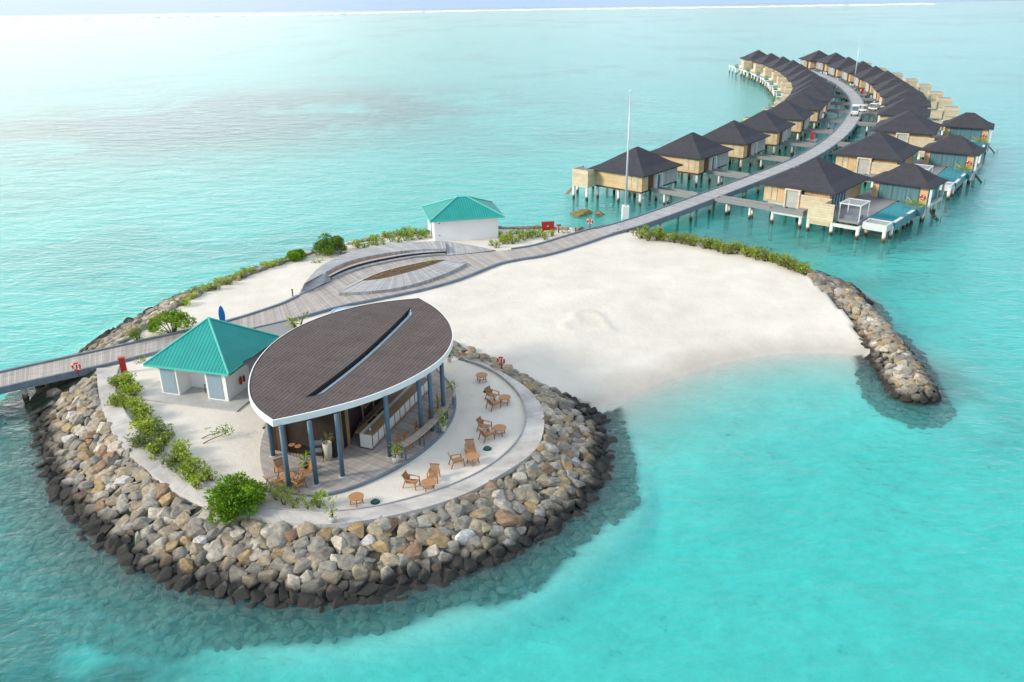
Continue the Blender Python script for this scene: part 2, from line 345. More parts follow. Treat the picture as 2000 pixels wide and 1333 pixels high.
# ------------------------------------------------------------------ survey lines
HEAD = smooth_line(WL([(189, 722), (192, 770), (207, 821), (234, 869), (270, 905), (330, 956), (400, 990), (489, 1012), (555, 1024), (634, 1030), (722, 1020), (816, 1000), (910, 970), (996, 921), (1049, 884), (1065, 839), (1060, 794), (1030, 760), (1000, 741), (947, 711), (902, 704), (880, 690)]), 90)
PATH_IN = smooth_line(WL([(232, 720), (222, 755), (231, 788), (264, 842), (300, 878), (360, 929), (409, 959), (450, 984), (495, 996), (555, 1001), (634, 1005), (700, 1001), (782, 985), (880, 955), (962, 914), (1015, 865), (1030, 824), (1022, 782), (996, 752), (962, 726), (915, 708), (884, 702)]), 90)
HEAD_POLY = np.vstack([HEAD, WL([(700, 610), (420, 660), (250, 690)])])
SAND_EDGE = smooth_line(WL([(190, 716), (215, 690), (262, 655), (330, 610), (400, 570), (470, 545), (560, 512), (640, 487), (720, 470), (830, 455), (980, 447), (1100, 449), (1180, 452), (1240, 455), (1310, 463), (1400, 478), (1480, 498), (1560, 530), (1590, 548), (1640, 580), (1690, 630), (1725, 680), (1738, 705)]), 120)
BEACH = smooth_line(WL([(1738, 705), (1650, 690), (1550, 688), (1450, 700), (1350, 725), (1270, 755), (1200, 785), (1168, 795)], 0.0), 50)
ISLE = np.vstack([SAND_EDGE, BEACH, HEAD[-20:][::-1][:1], WL([(700, 610), (420, 660)])])
ROCKLINE = smooth_line(WL([(189, 722), (215, 690), (262, 655), (330, 610), (400, 570), (470, 545), (560, 512), (640, 487), (720, 470), (830, 455), (980, 447), (1100, 449), (1180, 452), (1240, 455), (1310, 463), (1400, 478), (1480, 498), (1560, 530), (1590, 545)]), 110)
GROYNE = smooth_line(WL([(1565, 528), (1600, 538), (1655, 572), (1712, 628), (1752, 684), (1782, 730), (1788, 740)], 1.2), 40)
JETTY = np.array([[11.2, 98.6], [16.1, 102.6], [37.5, 127.1], [47.5, 139.0], [56.2, 151.8], [65.2, 167.4], [74.7, 187.0], [81.2, 202.0], [86.6, 218.0], [92.6, 243.0], [95.2, 263.0], [96.0, 281.0], [95.6, 296.0]])
JET = smooth_line(JETTY, 90)
BWP = WL([(-260, 790), (0, 728), (150, 695), (258, 671), (354, 650), (450, 627), (560, 591), (640, 549), (780, 507), (920, 496), (1050, 479), (1180, 441), (1200, 456), (1070, 498), (900, 545), (764, 578), (567, 625), (400, 664), (210, 712), (120, 733), (0, 760), (-260, 832)], 2.0)
VILLA_AX = WL([(1244, 287), (1500, 330), (1600, 309), (1779, 216), (1565, 182), (1575, 135)], 5.0)

def height(X, Y):
    dh = pdist(X, Y, HEAD); db = pdist(X, Y, ROCKLINE); dw = pdist(X, Y, BEACH); dg = pdist(X, Y, GROYNE)
    ih = pip(X, Y, HEAD_POLY); ii = pip(X, Y, ISLE)
    w = fbm(X, Y, 14, 3) - .5
    far = sstep(150, 600, np.hypot(X, Y))
    dv = pdist(X, Y, JET)
    bed = -1.75 + .7 * w - .60 * sstep(34, 6, dv) * (1 - far) + far * 0.95
    bed = bed - .55 * sstep(-20, -40, X) * sstep(48, 30, Y)
    z = bed.copy()
    z = np.maximum(z, np.where(dh < 5.0, 1.65 - .42 * dh, np.where(dh < 7.4, -.45 - .22 * (dh - 5.0), -.98 - .6 * (dh - 7.4))))
    z = np.maximum(z, np.minimum(1.85 - .36 * db, 1.8))
    z = np.maximum(z, 1.05 - .72 * np.maximum(dg - .45, 0) ** 1.2)
    z = np.maximum(z, np.minimum(-.0 - .115 * dw, 0) + .12 * (vnoise(X, Y, 3, 5) - .5) * sstep(1, 6, dw))
    inner = np.minimum(1.8, .115 * dw + .02)
    inner = np.where(dw < 26, inner, 1.8) + .05 * (fbm(X, Y, 5, 9) - .5) + .035 * (fbm(X, Y, .9, 12, 2) - .5)
    z = np.where(ii, np.maximum(inner, np.minimum(1.45 - .55 * dh, 1.8)), z)
    z = np.where(ih, 1.8 + .02 * (fbm(X, Y, 1.2, 2, 2) - .5), z)
    return np.maximum(z, -2.9)
def hz(x, y): return float(height(np.array([x], float), np.array([y], float))[0])

# ------------------------------------------------------------------ ground and water
def axis(segs):
    o = []
    for a, b, st in segs: o += list(np.arange(a, b, st))
    return np.array(o + [segs[-1][1]])
gx = axis([(-4000, -1000, 250), (-1000, -300, 50), (-300, -100, 10), (-100, -44, 1.6), (-44, 40, .36), (40, 130, 1.6), (130, 320, 10), (320, 1000, 50), (1000, 4000, 250)])
gy = axis([(-200, 10, 15), (10, 28, 1.2), (28, 108, .36), (108, 200, 1.6), (200, 400, 6), (400, 1400, 25), (1400, 4000, 200)])
GX, GY = np.meshgrid(gx, gy); shp = GX.shape; fx, fy = GX.ravel(), GY.ravel()
fz = height(fx, fy)
# heart drawn in the sand: a low raised ridge
hc = W(1148, 621); tt = np.linspace(0, 2 * PI, 80)
hp = np.c_[16 * np.sin(tt) ** 3, 13 * np.cos(tt) - 5 * np.cos(2 * tt) - 2 * np.cos(3 * tt) - np.cos(4 * tt)] * .145
ha = math.radians(62); hp = np.c_[hp[:, 0] * math.cos(ha) - hp[:, 1] * math.sin(ha), hp[:, 0] * math.sin(ha) + hp[:, 1] * math.cos(ha)] + hc
fz = fz + .14 * np.exp(-(pdist(fx, fy, hp) / .28) ** 2)
bm_ = MB(); nx, ny = len(gx), len(gy)
me = bpy.data.meshes.new('ground')
idx = np.arange(nx * ny).reshape(ny, nx)
quads = np.stack([idx[:-1, :-1], idx[:-1, 1:], idx[1:, 1:], idx[1:, :-1]], -1).reshape(-1, 4)
me.vertices.add(nx * ny); me.vertices.foreach_set('co', np.c_[fx, fy, fz].ravel())
me.loops.add(quads.size); me.loops.foreach_set('vertex_index', quads.ravel())
me.polygons.add(len(quads)); me.polygons.foreach_set('loop_start', np.arange(0, quads.size, 4)); me.polygons.foreach_set('loop_total', np.full(len(quads), 4))
me.update(calc_edges=True); me.polygons.foreach_set('use_smooth', np.ones(len(quads), bool))
dh = pdist(fx, fy, HEAD); db = pdist(fx, fy, ROCKLINE); dg = pdist(fx, fy, GROYNE); dv = pdist(fx, fy, JET)
ih = pip(fx, fy, HEAD_POLY); ii = pip(fx, fy, ISLE)
nz = fbm(fx, fy, 6, 21)
sub = np.where((dh < 4.8) & ~ih & ~ii & (fz < 1.72 - .38 * dh), 1.0, np.where(~ih & ~ii, np.maximum(sstep(6.8, 6.0, dh + 3 * (nz - .5) - 2.2 * sstep(-10, -26, fx)) * (fz < -.1), np.maximum(sstep(6.4, 5.2, db + 2 * (nz - .5)), sstep(3.4, 2.8, dg + 2 * (nz - .5)))), 0))
sub = np.maximum(sub, np.where(ii & ~ih, sstep(2.2, 1.4, dh), 0))
gr_n = fbm(fx, fy * 1.0, 26, 33); gr_n2 = fbm(fx, fy, 7, 40)
def blob(px, py, rx, ry): c = W(px, py, 0); return np.exp(-(((fx - c[0]) / rx) ** 2 + ((fy - c[1]) / ry) ** 2))
weed = blob(10, 1180, 9, 9) * 1.9 + blob(110, 1270, 7, 3.0) * 1.1 + blob(20, 1010, 6, 8) * 1.3 + blob(10, 850, 9, 6) * 1.3 + blob(330, 235, 60, 42) * 1.1 + blob(620, 190, 55, 40) * 1.0 + blob(1880, 760, 4, 6) * .8 + blob(1500, 440, 9, 7) * .45 + blob(1720, 520, 10, 4) * .35
weed = np.clip(weed * sstep(.34, .62, .55 * gr_n + .45 * gr_n2 + .06), 0, 1)
weed = np.maximum(weed, .35 * sstep(.55, .75, gr_n) * (~ii))
rim = W(600, 30, 0)[1]
deep = sstep(0, 60, fy - (W(0, 33, 0)[1] + (W(1900, 4, 0)[1] - W(0, 33, 0)[1]) * (fx - W(0, 33, 0)[0]) / (W(1900, 4, 0)[0] - W(0, 33, 0)[0])))
ca = me.color_attributes.new('Zone', 'FLOAT_COLOR', 'POINT'); ca.data.foreach_set('color', np.c_[sub, weed * (~ih), deep, np.ones_like(sub)].ravel())
go = bpy.data.objects.new('ground', me); COL.objects.link(go); tag(go, 'white coral sand island and the pale lagoon bed round it', kind='structure')

def ground_mat():
    m = bpy.data.materials.new('coral sand and lagoon bed'); m.use_nodes = True; t = m.node_tree; b = t.nodes['Principled BSDF']
    b.inputs['Roughness'].default_value = .95; b.inputs['Specular IOR Level'].default_value = .1
    g = N(t, 'ShaderNodeNewGeometry'); at = N(t, 'ShaderNodeAttribute', attribute_name='Zone'); sp = N(t, 'ShaderNodeSeparateColor'); t.links.new(at.outputs['Color'], sp.inputs[0])
    n = N(t, 'ShaderNodeTexNoise'); n.inputs['Scale'].default_value = .35; n.inputs['Detail'].default_value = 9; n.inputs['Roughness'].default_value = .65; t.links.new(g.outputs['Position'], n.inputs['Vector'])
    r = N(t, 'ShaderNodeValToRGB'); r.color_ramp.elements[0].position = .3; r.color_ramp.elements[1].position = .7
    r.color_ramp.elements[0].color = (.605, .56, .485, 1); r.color_ramp.elements[1].color = (.70, .66, .585, 1); t.links.new(n.outputs[0], r.inputs[0])
    n2 = N(t, 'ShaderNodeTexNoise'); n2.inputs['Scale'].default_value = 1.4; n2.inputs['Detail'].default_value = 6; t.links.new(g.outputs['Position'], n2.inputs['Vector'])
    nl = N(t, 'ShaderNodeTexNoise'); nl.inputs['Scale'].default_value = .11; nl.inputs['Detail'].default_value = 7; nl.inputs['Roughness'].default_value = .6; t.links.new(g.outputs['Position'], nl.inputs['Vector'])
    ml_ = N(t, 'ShaderNodeMapRange'); ml_.inputs['From Min'].default_value = .35; ml_.inputs['From Max'].default_value = .65; ml_.inputs['To Min'].default_value = .95; ml_.inputs['To Max'].default_value = 1.04; t.links.new(nl.outputs[0], ml_.inputs['Value'])
    vl = N(t, 'ShaderNodeVectorMath', operation='SCALE'); t.links.new(r.outputs[0], vl.inputs[0]); t.links.new(ml_.outputs[0], vl.inputs['Scale'])
    rk = N(t, 'ShaderNodeValToRGB'); rk.color_ramp.elements[0].color = (.02, .022, .018, 1); rk.color_ramp.elements[1].color = (.10, .095, .065, 1); rk.color_ramp.elements[0].position = .35; rk.color_ramp.elements[1].position = .68; t.links.new(n2.outputs[0], rk.inputs[0])
    m1 = N(t, 'ShaderNodeMix', data_type='RGBA'); t.links.new(sp.outputs[0], m1.inputs['Factor']); t.links.new(vl.outputs[0], m1.inputs['A']); t.links.new(rk.outputs[0], m1.inputs['B'])
    m2 = N(t, 'ShaderNodeMix', data_type='RGBA'); m2.inputs['B'].default_value = (.012, .034, .024, 1); t.links.new(sp.outputs[1], m2.inputs['Factor']); t.links.new(m1.outputs['Result'], m2.inputs['A'])
    m3 = N(t, 'ShaderNodeMix', data_type='RGBA'); m3.inputs['B'].default_value = (.05, .17, .35, 1); t.links.new(sp.outputs[2], m3.inputs['Factor']); t.links.new(m2.outputs['Result'], m3.inputs['A'])
    # lagoon bed: coral bits, weed tufts, sand mottling that also paints in ripple light
    s = N(t, 'ShaderNodeSeparateXYZ'); t.links.new(g.outputs['Position'], s.inputs[0])
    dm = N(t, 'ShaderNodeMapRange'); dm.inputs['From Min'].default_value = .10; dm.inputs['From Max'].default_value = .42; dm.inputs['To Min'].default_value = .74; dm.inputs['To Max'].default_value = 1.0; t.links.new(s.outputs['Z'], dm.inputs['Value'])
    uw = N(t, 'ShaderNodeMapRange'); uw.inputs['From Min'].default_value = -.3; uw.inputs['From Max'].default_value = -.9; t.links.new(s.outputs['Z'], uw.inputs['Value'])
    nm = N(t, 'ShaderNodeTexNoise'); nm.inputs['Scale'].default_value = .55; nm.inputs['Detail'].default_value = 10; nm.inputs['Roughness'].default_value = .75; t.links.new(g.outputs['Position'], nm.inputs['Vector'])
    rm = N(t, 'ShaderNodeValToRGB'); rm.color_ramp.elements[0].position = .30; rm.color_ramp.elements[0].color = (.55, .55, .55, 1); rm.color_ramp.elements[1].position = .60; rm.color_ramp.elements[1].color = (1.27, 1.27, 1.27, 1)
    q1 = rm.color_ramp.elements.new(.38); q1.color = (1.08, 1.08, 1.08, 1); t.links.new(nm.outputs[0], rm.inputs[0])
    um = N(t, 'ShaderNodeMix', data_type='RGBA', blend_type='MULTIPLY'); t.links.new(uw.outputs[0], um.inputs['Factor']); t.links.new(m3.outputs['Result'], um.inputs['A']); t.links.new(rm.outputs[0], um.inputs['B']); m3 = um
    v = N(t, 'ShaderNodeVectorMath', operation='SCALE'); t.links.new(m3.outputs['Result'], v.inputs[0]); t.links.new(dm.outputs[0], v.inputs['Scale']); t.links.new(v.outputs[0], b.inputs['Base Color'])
    n3 = N(t, 'ShaderNodeTexNoise'); n3.inputs['Scale'].default_value = 2.2; n3.inputs['Detail'].default_value = 9; n3.inputs['Roughness'].default_value = .7; t.links.new(g.outputs['Position'], n3.inputs['Vector'])
    bp = N(t, 'ShaderNodeBump'); bp.inputs['Strength'].default_value = .42; bp.inputs['Distance'].default_value = .12; t.links.new(n3.outputs[0], bp.inputs['Height']); t.links.new(bp.outputs[0], b.inputs['Normal'])
    return m
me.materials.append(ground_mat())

def water_mat():
    m = bpy.data.materials.new('lagoon water'); m.use_nodes = True; t = m.node_tree; t.nodes.clear(); o = N(t, 'ShaderNodeOutputMaterial')
    g = N(t, 'ShaderNodeNewGeometry')
    def wave(scale, st, rot, det):
        mp = N(t, 'ShaderNodeMapping'); mp.inputs['Scale'].default_value = st; mp.inputs['Rotation'].default_value = (0, 0, rot); t.links.new(g.outputs['Position'], mp.inputs[0])
        n = N(t, 'ShaderNodeTexNoise'); n.inputs['Scale'].default_value = scale; n.inputs['Detail'].default_value = det; n.inputs['Roughness'].default_value = .55; n.inputs['Distortion'].default_value = .4; t.links.new(mp.outputs[0], n.inputs['Vector']); return n.outputs[0]
    a, b_, c = wave(1.3, (.8, 1.25, 1), .35, 7), wave(.24, (.75, 1.35, 1), .2, 4), wave(.035, (.4, 1.5, 1), .1, 3)
    ad = N(t, 'ShaderNodeMath', operation='MULTIPLY_ADD'); ad.inputs[1].default_value = 2.2; t.links.new(b_, ad.inputs[0]); t.links.new(a, ad.inputs[2])
    bp = N(t, 'ShaderNodeBump'); bp.inputs['Strength'].default_value = .85; bp.inputs['Distance'].default_value = .21; t.links.new(ad.outputs[0], bp.inputs['Height'])
    fr = N(t, 'ShaderNodeFresnel'); t.links.new(bp.outputs[0], fr.inputs['Normal'])
    io = N(t, 'ShaderNodeMapRange'); io.inputs['To Min'].default_value = 1.33; io.inputs['To Max'].default_value = 1 / 1.33; t.links.new(g.outputs['Backfacing'], io.inputs['Value']); t.links.new(io.outputs[0], fr.inputs['IOR'])
    gl = N(t, 'ShaderNodeBsdfGlossy'); gl.inputs['Roughness'].default_value = .12; gl.inputs['Color'].default_value = (1, 1, 1, 1); t.links.new(bp.outputs[0], gl.inputs['Normal'])
    tr = N(t, 'ShaderNodeBsdfTransparent'); ms = N(t, 'ShaderNodeMixShader')
    oc = N(t, 'ShaderNodeAttribute', attribute_name='Ocean'); of = N(t, 'ShaderNodeMapRange'); of.inputs['To Min'].default_value = 1.0; of.inputs['To Max'].default_value = .50; t.links.new(oc.outputs['Fac'], of.inputs['Value'])
    fm = N(t, 'ShaderNodeMath', operation='MULTIPLY'); t.links.new(fr.outputs[0], fm.inputs[0]); t.links.new(of.outputs[0], fm.inputs[1]); t.links.new(fm.outputs[0], ms.inputs[0])
    # turbidity: suspended coral silt, more of it in sight the deeper the water column
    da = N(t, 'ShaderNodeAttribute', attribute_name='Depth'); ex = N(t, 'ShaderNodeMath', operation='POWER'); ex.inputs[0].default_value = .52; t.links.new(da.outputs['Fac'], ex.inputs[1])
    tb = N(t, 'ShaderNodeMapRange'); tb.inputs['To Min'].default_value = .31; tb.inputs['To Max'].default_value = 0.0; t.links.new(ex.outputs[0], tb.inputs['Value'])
    wn = N(t, 'ShaderNodeMapRange'); wn.inputs['From Min'].default_value = .3; wn.inputs['From Max'].default_value = .7; wn.inputs['To Min'].default_value = .72; wn.inputs['To Max'].default_value = 1.28; t.links.new(a, wn.inputs['Value'])  # ripple light and dark painted into the turbid tint by wave noise
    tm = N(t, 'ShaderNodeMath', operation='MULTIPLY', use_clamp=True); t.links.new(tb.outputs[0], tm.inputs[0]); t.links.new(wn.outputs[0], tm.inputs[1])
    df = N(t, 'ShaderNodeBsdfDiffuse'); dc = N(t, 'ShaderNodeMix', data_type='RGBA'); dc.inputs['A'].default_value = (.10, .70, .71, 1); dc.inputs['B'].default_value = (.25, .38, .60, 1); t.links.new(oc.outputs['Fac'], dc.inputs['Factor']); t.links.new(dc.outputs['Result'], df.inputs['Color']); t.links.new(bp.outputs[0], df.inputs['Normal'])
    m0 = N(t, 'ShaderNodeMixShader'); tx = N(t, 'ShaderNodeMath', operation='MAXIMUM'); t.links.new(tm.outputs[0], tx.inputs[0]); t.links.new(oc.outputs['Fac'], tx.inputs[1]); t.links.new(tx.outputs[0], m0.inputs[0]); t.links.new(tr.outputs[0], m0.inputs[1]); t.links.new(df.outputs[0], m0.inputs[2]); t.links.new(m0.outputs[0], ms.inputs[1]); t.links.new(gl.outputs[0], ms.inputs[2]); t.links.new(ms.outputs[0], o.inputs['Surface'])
    va = N(t, 'ShaderNodeVolumeAbsorption'); va.inputs['Color'].default_value = (0, .962, .955, 1); va.inputs['Density'].default_value = .50; t.links.new(va.outputs[0], o.inputs['Volume'])
    return m
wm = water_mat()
wv = np.c_[fx, fy, np.zeros_like(fx)]
ring = list(range(nx)) + [k * nx + nx - 1 for k in range(1, ny)] + [(ny - 1) * nx + k for k in range(nx - 2, -1, -1)] + [k * nx for k in range(ny - 2, 0, -1)]
base = len(wv); lowv = wv[ring].copy(); lowv[:, 2] = -3.2; wv = np.vstack([wv, lowv]); nr = len(ring)
wf = quads.tolist() + [[ring[(k + 1) % nr], ring[k], base + k, base + (k + 1) % nr] for k in range(nr)] + [[base + k for k in range(nr - 1, -1, -1)]]
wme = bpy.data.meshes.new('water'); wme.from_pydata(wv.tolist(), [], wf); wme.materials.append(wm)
da = wme.attributes.new('Depth', 'FLOAT', 'POINT'); da.data.foreach_set('value', np.r_[np.maximum(-fz, 0), np.zeros(nr)])
oa = wme.attributes.new('Ocean', 'FLOAT', 'POINT'); oa.data.foreach_set('value', np.r_[deep, np.zeros(nr)])
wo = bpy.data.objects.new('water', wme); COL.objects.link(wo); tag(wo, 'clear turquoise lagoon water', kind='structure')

# ------------------------------------------------------------------ surf on the outer reef
sf = MB()
SL = smooth_line(WL([(-120, 39), (0, 36.5), (200, 35.5), (420, 32), (600, 29.5), (800, 24), (1000, 20.5), (1250, 17), (1450, 14.5), (1600, 11.5), (1760, 9.5), (1815, 8)], 0), 260)
for i in range(len(SL) - 1):
    if random.random() < (.45 if i < 70 else .15): continue
    for _ in range(3):
        p = SL[i] + (SL[i + 1] - SL[i]) * random.random(); h = random.uniform(.2, .8); rx = random.uniform(3, 9); ry = random.uniform(2, 9); q = random.gauss(0, 5)
        sf.lathe([(1, -.2), (.85, .5), (.4, 1.0)], (0, 0, 0), 8)
        for j in range(len(sf.v) - 24, len(sf.v)): x, y, z = sf.v[j]; sf.v[j] = (p[0] + x * rx, p[1] + q + y * ry, z * h)
tag(sf.build('surf', M['surf'], smooth=True), 'long white line of surf breaking on the outer reef', kind='stuff')

# ------------------------------------------------------------------ rocks
def make_rock_shapes(n):
    out = []
    for k in range(n):
        bm = bmesh.new()
        for _ in range(random.choice((18, 22, 26))):
            v = Vector((random.gauss(0, 1), random.gauss(0, 1), random.gauss(0, 1))).normalized()
            q = (abs(v.x) ** 2.8 + abs(v.y) ** 2.8 + abs(v.z) ** 2.8) ** (-1 / 2.8)
            bm.verts.new(v * q * random.uniform(.86, 1.08))
        r = bmesh.ops.convex_hull(bm, input=bm.verts[:]); bmesh.ops.delete(bm, geom=[v for v in bm.verts if not v.link_faces], context='VERTS')
        bmesh.ops.dissolve_limit(bm, angle_limit=math.radians(20), verts=bm.verts[:], edges=bm.edges[:])
        bmesh.ops.bevel(bm, geom=bm.edges[:], offset=.12, segments=2, profile=.6, affect='EDGES', clamp_overlap=True)
        bmesh.ops.triangulate(bm, faces=[f for f in bm.faces if len(f.verts) > 4])
        bm.verts.ensure_lookup_table(); bm.verts.index_update()
        out.append((np.array([v.co[:] for v in bm.verts]), [[v.index for v in f.verts] for f in bm.faces])); bm.free()
    return out
SHAPES = make_rock_shapes(18)
PAL = [((.315, .262, .182), 'tan', 6), ((.27, .25, .212), 'grey', 6), ((.42, .38, .31), 'pale', 3), ((.33, .235, .125), 'ochre', 2), ((.23, .205, .17), 'dark grey', 4), ((.26, .17, .11), 'brown', 1), ((.52, .50, .47), 'whitish', 1)]
PALW = [c for c in PAL for _ in range(c[2])]
class Cells:
    def __init__(s, c): s.c = c; s.d = {}
    def ok(s, x, y, r, k):
        i, j = int(x // s.c), int(y // s.c)
        for a in range(i - 2, i + 3):
            for b in range(j - 2, j + 3):
                for (u, v, q) in s.d.get((a, b), ()):
                    if (u - x) ** 2 + (v - y) ** 2 < ((r + q) * k) ** 2: return False
        s.d.setdefault((i, j), []).append((x, y, r)); return True
ROCKS = []   # (x, y, z, r, colour, tone name, zone)
def scatter(zone, line, box, dfun, rad, tries, k=.80, lift=.15):
    cells = CELLS
    for r0, r1, n in zip(rad[:-1], rad[1:], tries):
        X = rng.uniform(box[0], box[1], n); Y = rng.uniform(box[2], box[3], n); okm = dfun(X, Y); X, Y = X[okm], Y[okm]
        if not len(X): continue
        Z = height(X, Y); R = rng.uniform(r1, r0, len(X))
        for x, y, z, r in zip(X, Y, Z, R):
            if cells.ok(x, y, r, k):
                c = random.choice(PALW); f = random.uniform(.82, 1.15)
                ROCKS.append((x, y, z + r * lift, r, tuple(min(1, q * f) for q in c[0]), c[1], zone))
CELLS = Cells(1.0)
hb = (HEAD[:, 0].min() - 8, HEAD[:, 0].max() + 8, HEAD[:, 1].min() - 8, HEAD[:, 1].max() + 4)
def on_head(X, Y):
    d = pdist(X, Y, HEAD); o = ~pip(X, Y, HEAD_POLY); i2 = pip(X, Y, ISLE)
    return o & ~(pip(X, Y, BWP) & (height(X, Y) > .9)) & (d > .15) & (d < np.where(i2, 2.0, 4.9)) & (i2 | (height(X, Y) < 1.7 - .38 * d))
scatter('head', HEAD, hb, on_head, (.56, .45, .34, .24, .15), (20000, 28000, 28000, 26000), .60, .06)
def on_back(X, Y):
    d = pdist(X, Y, ROCKLINE); return ~pip(X, Y, ISLE) & ~pip(X, Y, HEAD_POLY) & (d > .1) & (d < 5.4) & (pdist(X, Y, HEAD) > 3.2) & ~pip(X, Y, BWP)
bb = (ROCKLINE[:, 0].min() - 5, ROCKLINE[:, 0].max() + 5, ROCKLINE[:, 1].min() - 2, ROCKLINE[:, 1].max() + 5)
scatter('back', ROCKLINE, bb, on_back, (.58, .44, .32, .20), (26000, 26000, 24000), .60, .05)
def on_groyne(X, Y): return (pdist(X, Y, GROYNE) < 1.75) & ((pdist(X, Y, GROYNE) < 1.15) | ~pip(X, Y, ISLE))
gb = (GROYNE[:, 0].min() - 4, GROYNE[:, 0].max() + 4, GROYNE[:, 1].min() - 4, GROYNE[:, 1].max() + 3)
scatter('groyne', GROYNE, gb, on_groyne, (.47, .37, .28, .17), (14000, 14000, 14000), .60, .08)
def under(X, Y):
    n = fbm(X, Y, 6, 21); d1 = pdist(X, Y, HEAD); d2 = pdist(X, Y, GROYNE)
    return ~pip(X, Y, ISLE) & ~pip(X, Y, HEAD_POLY) & (height(X, Y) < -.3) & (((d1 > 4.6) & (d1 + 3 * (n - .5) - 2.2 * sstep(-10, -26, X) < 6.3)) | ((d2 > 1.9) & (d2 + 3 * (n - .5) < 3.0)))
for bx in (hb, gb):
    scatter('under', HEAD, (bx[0] - 4, bx[1] + 4, bx[2] - 4, bx[3] + 3), under, (.42, .28, .16), (12000, 16000), .70, -.05)
_rx = np.array([r[0] for r in ROCKS]); _ry = np.array([r[1] for r in ROCKS]); e_ = .7
_nx = -(height(_rx + e_, _ry) - height(_rx - e_, _ry)) / (2 * e_); _ny = -(height(_rx, _ry + e_) - height(_rx, _ry - e_)) / (2 * e_)
RN = {id(r): np.array([a, b, 1.0]) for r, a, b in zip(ROCKS, _nx, _ny)}
def rock_geo(rk, local=False):
    x, y, z, r, c, tone, zone = rk
    V, Fc = random.choice(SHAPES)
    n = RN[id(rk)]
    q = Vector(n / np.linalg.norm(n)).to_track_quat('Z', 'Y').to_matrix() @ Matrix.Rotation(random.uniform(0, 2 * PI), 3, 'Z') @ Matrix.Rotation(random.gauss(0, .16), 3, 'X')
    S = np.array([random.uniform(.98, 1.28), random.uniform(.82, 1.04), random.uniform(.58, .82)]) * r * 1.12
    P = (V * S) @ np.array(q).T
    if not local: P = P + np.array([x, y, z])
    return P, Fc
cam_d = lambda rk: math.sqrt(rk[0] ** 2 + rk[1] ** 2 + (CZ - rk[2]) ** 2)
def facing(rk):
    n = RN[id(rk)]; v = np.array([-x, -y, CZ - rk[2]])
    return max(.05, n @ v / np.linalg.norm(n) / np.linalg.norm(v))
cand = [r for r in ROCKS if r[6] == 'head' and r[2] > -.25]
cand.sort(key=lambda r: -(r[3] / cam_d(r)) ** 2 * facing(r))
BIG = cand[:300]; bigset = set(id(r) for r in BIG)
MARKS = [((150, 740), 'below the boardwalk lifebuoy'), ((120, 830), 'on the left flank below the boardwalk'), ((140, 920), 'on the left flank below the hedge'), ((230, 990), 'downslope of the hedge middle'), ((330, 1040), 'left of the big round bush'), ((440, 1080), 'right below the big round bush'), ((560, 1090), 'below the wispy shrubs'), ((660, 1090), 'below the potted plant on the path'), ((760, 1080), 'below the lone front table'), ((860, 1060), 'below the fourth chair pair'), ((960, 1020), 'below the third chair pair'), ((1060, 970), 'on the seaward right flank by the path bend'), ((1120, 880), 'on the right flank facing the lagoon'), ((1130, 800), 'near the beach end of the bank'), ((1040, 745), 'behind the path by the beach')]
def dist_head(rk): return float(pdist(np.array([rk[0]]), np.array([rk[1]]), HEAD)[0])
for rk in BIG:
    P, Fc = rock_geo(rk, True); mb = MB(); mb.add(P, Fc, col=rk[4]); o = mb.build('boulder', M['rock']); o.location = rk[:3]
    d = dist_head(rk); row = 'top-row' if d < 1.0 else 'upper' if d < 2.0 else 'lower' if d < 2.9 else 'tide-line'
    tone = rk[5] if d < 2.9 else 'wet dark'
    size = 'large' if rk[3] > .6 else 'medium' if rk[3] > .45 else 'small'
    bw = min(MARKS, key=lambda mk: np.linalg.norm(W(*mk[0], 1.0) - np.array(rk[:2])))[1]
    lab = f'{size} {tone} {row} boulder {bw}'
    tag(o, lab, 'boulder', 'armour boulders of the round head: ' + lab)
st = MB()
for rk in ROCKS:
    if id(rk) in bigset: continue
    P, Fc = rock_geo(rk); st.add(P, Fc, col=rk[4])
so_ = st.build('riprap', M['rock']); tag(so_, 'smaller and farther stones of the rock bank, back revetment, groyne and drowned rubble apron', kind='stuff')

# ------------------------------------------------------------------ path ring, boardwalk, jetty
pm = MB(); pm.ribbon(HEAD[:-2], PATH_IN[:-2], 1.93, 1.95)
pm.ribbon(HEAD[:-2], HEAD[:-2] + (HEAD[:-2] - PATH_IN[:-2]) * .03, 1.93, 1.45, flip=True)
tag(pm.build('concrete_path', M['concrete']), 'worn concrete ring path', kind='structure')
kb = MB(); k1 = PATH_IN[:-2] - (HEAD[:-2] - PATH_IN[:-2]) * .06; k2 = PATH_IN[:-2] - (HEAD[:-2] - PATH_IN[:-2]) * .005
kb.ribbon(k2, k1, 2.03, 2.03); kb.ribbon(k2 , k2, 1.9, 2.03, flip=True); kb.ribbon(k1, k1, 1.7, 2.03)
tag(kb.build('path_kerb', M['kerb']), 'low grey kerb along the ring path', kind='structure')

UP = WL([(-260, 790), (-120, 757), (0, 728), (150, 695), (258, 671), (354, 650), (450, 627.5), (520, 605), (560, 591), (590, 574), (640, 549), (700, 526), (780, 507), (871, 499), (920, 496), (968, 491), (1010, 486), (1050, 479), (1131, 453.5), (1180, 441)], 2.0)
LO = WL([(-260, 830), (-120, 790), (0, 757), (120, 731), (210, 711), (300, 689), (400, 664), (500, 640), (567, 625), (662, 598), (720, 587), (764, 578), (832, 564), (900, 545), (968, 516), (1002, 508), (1070, 498), (1138, 477), (1180, 462), (1200, 456)], 2.0)
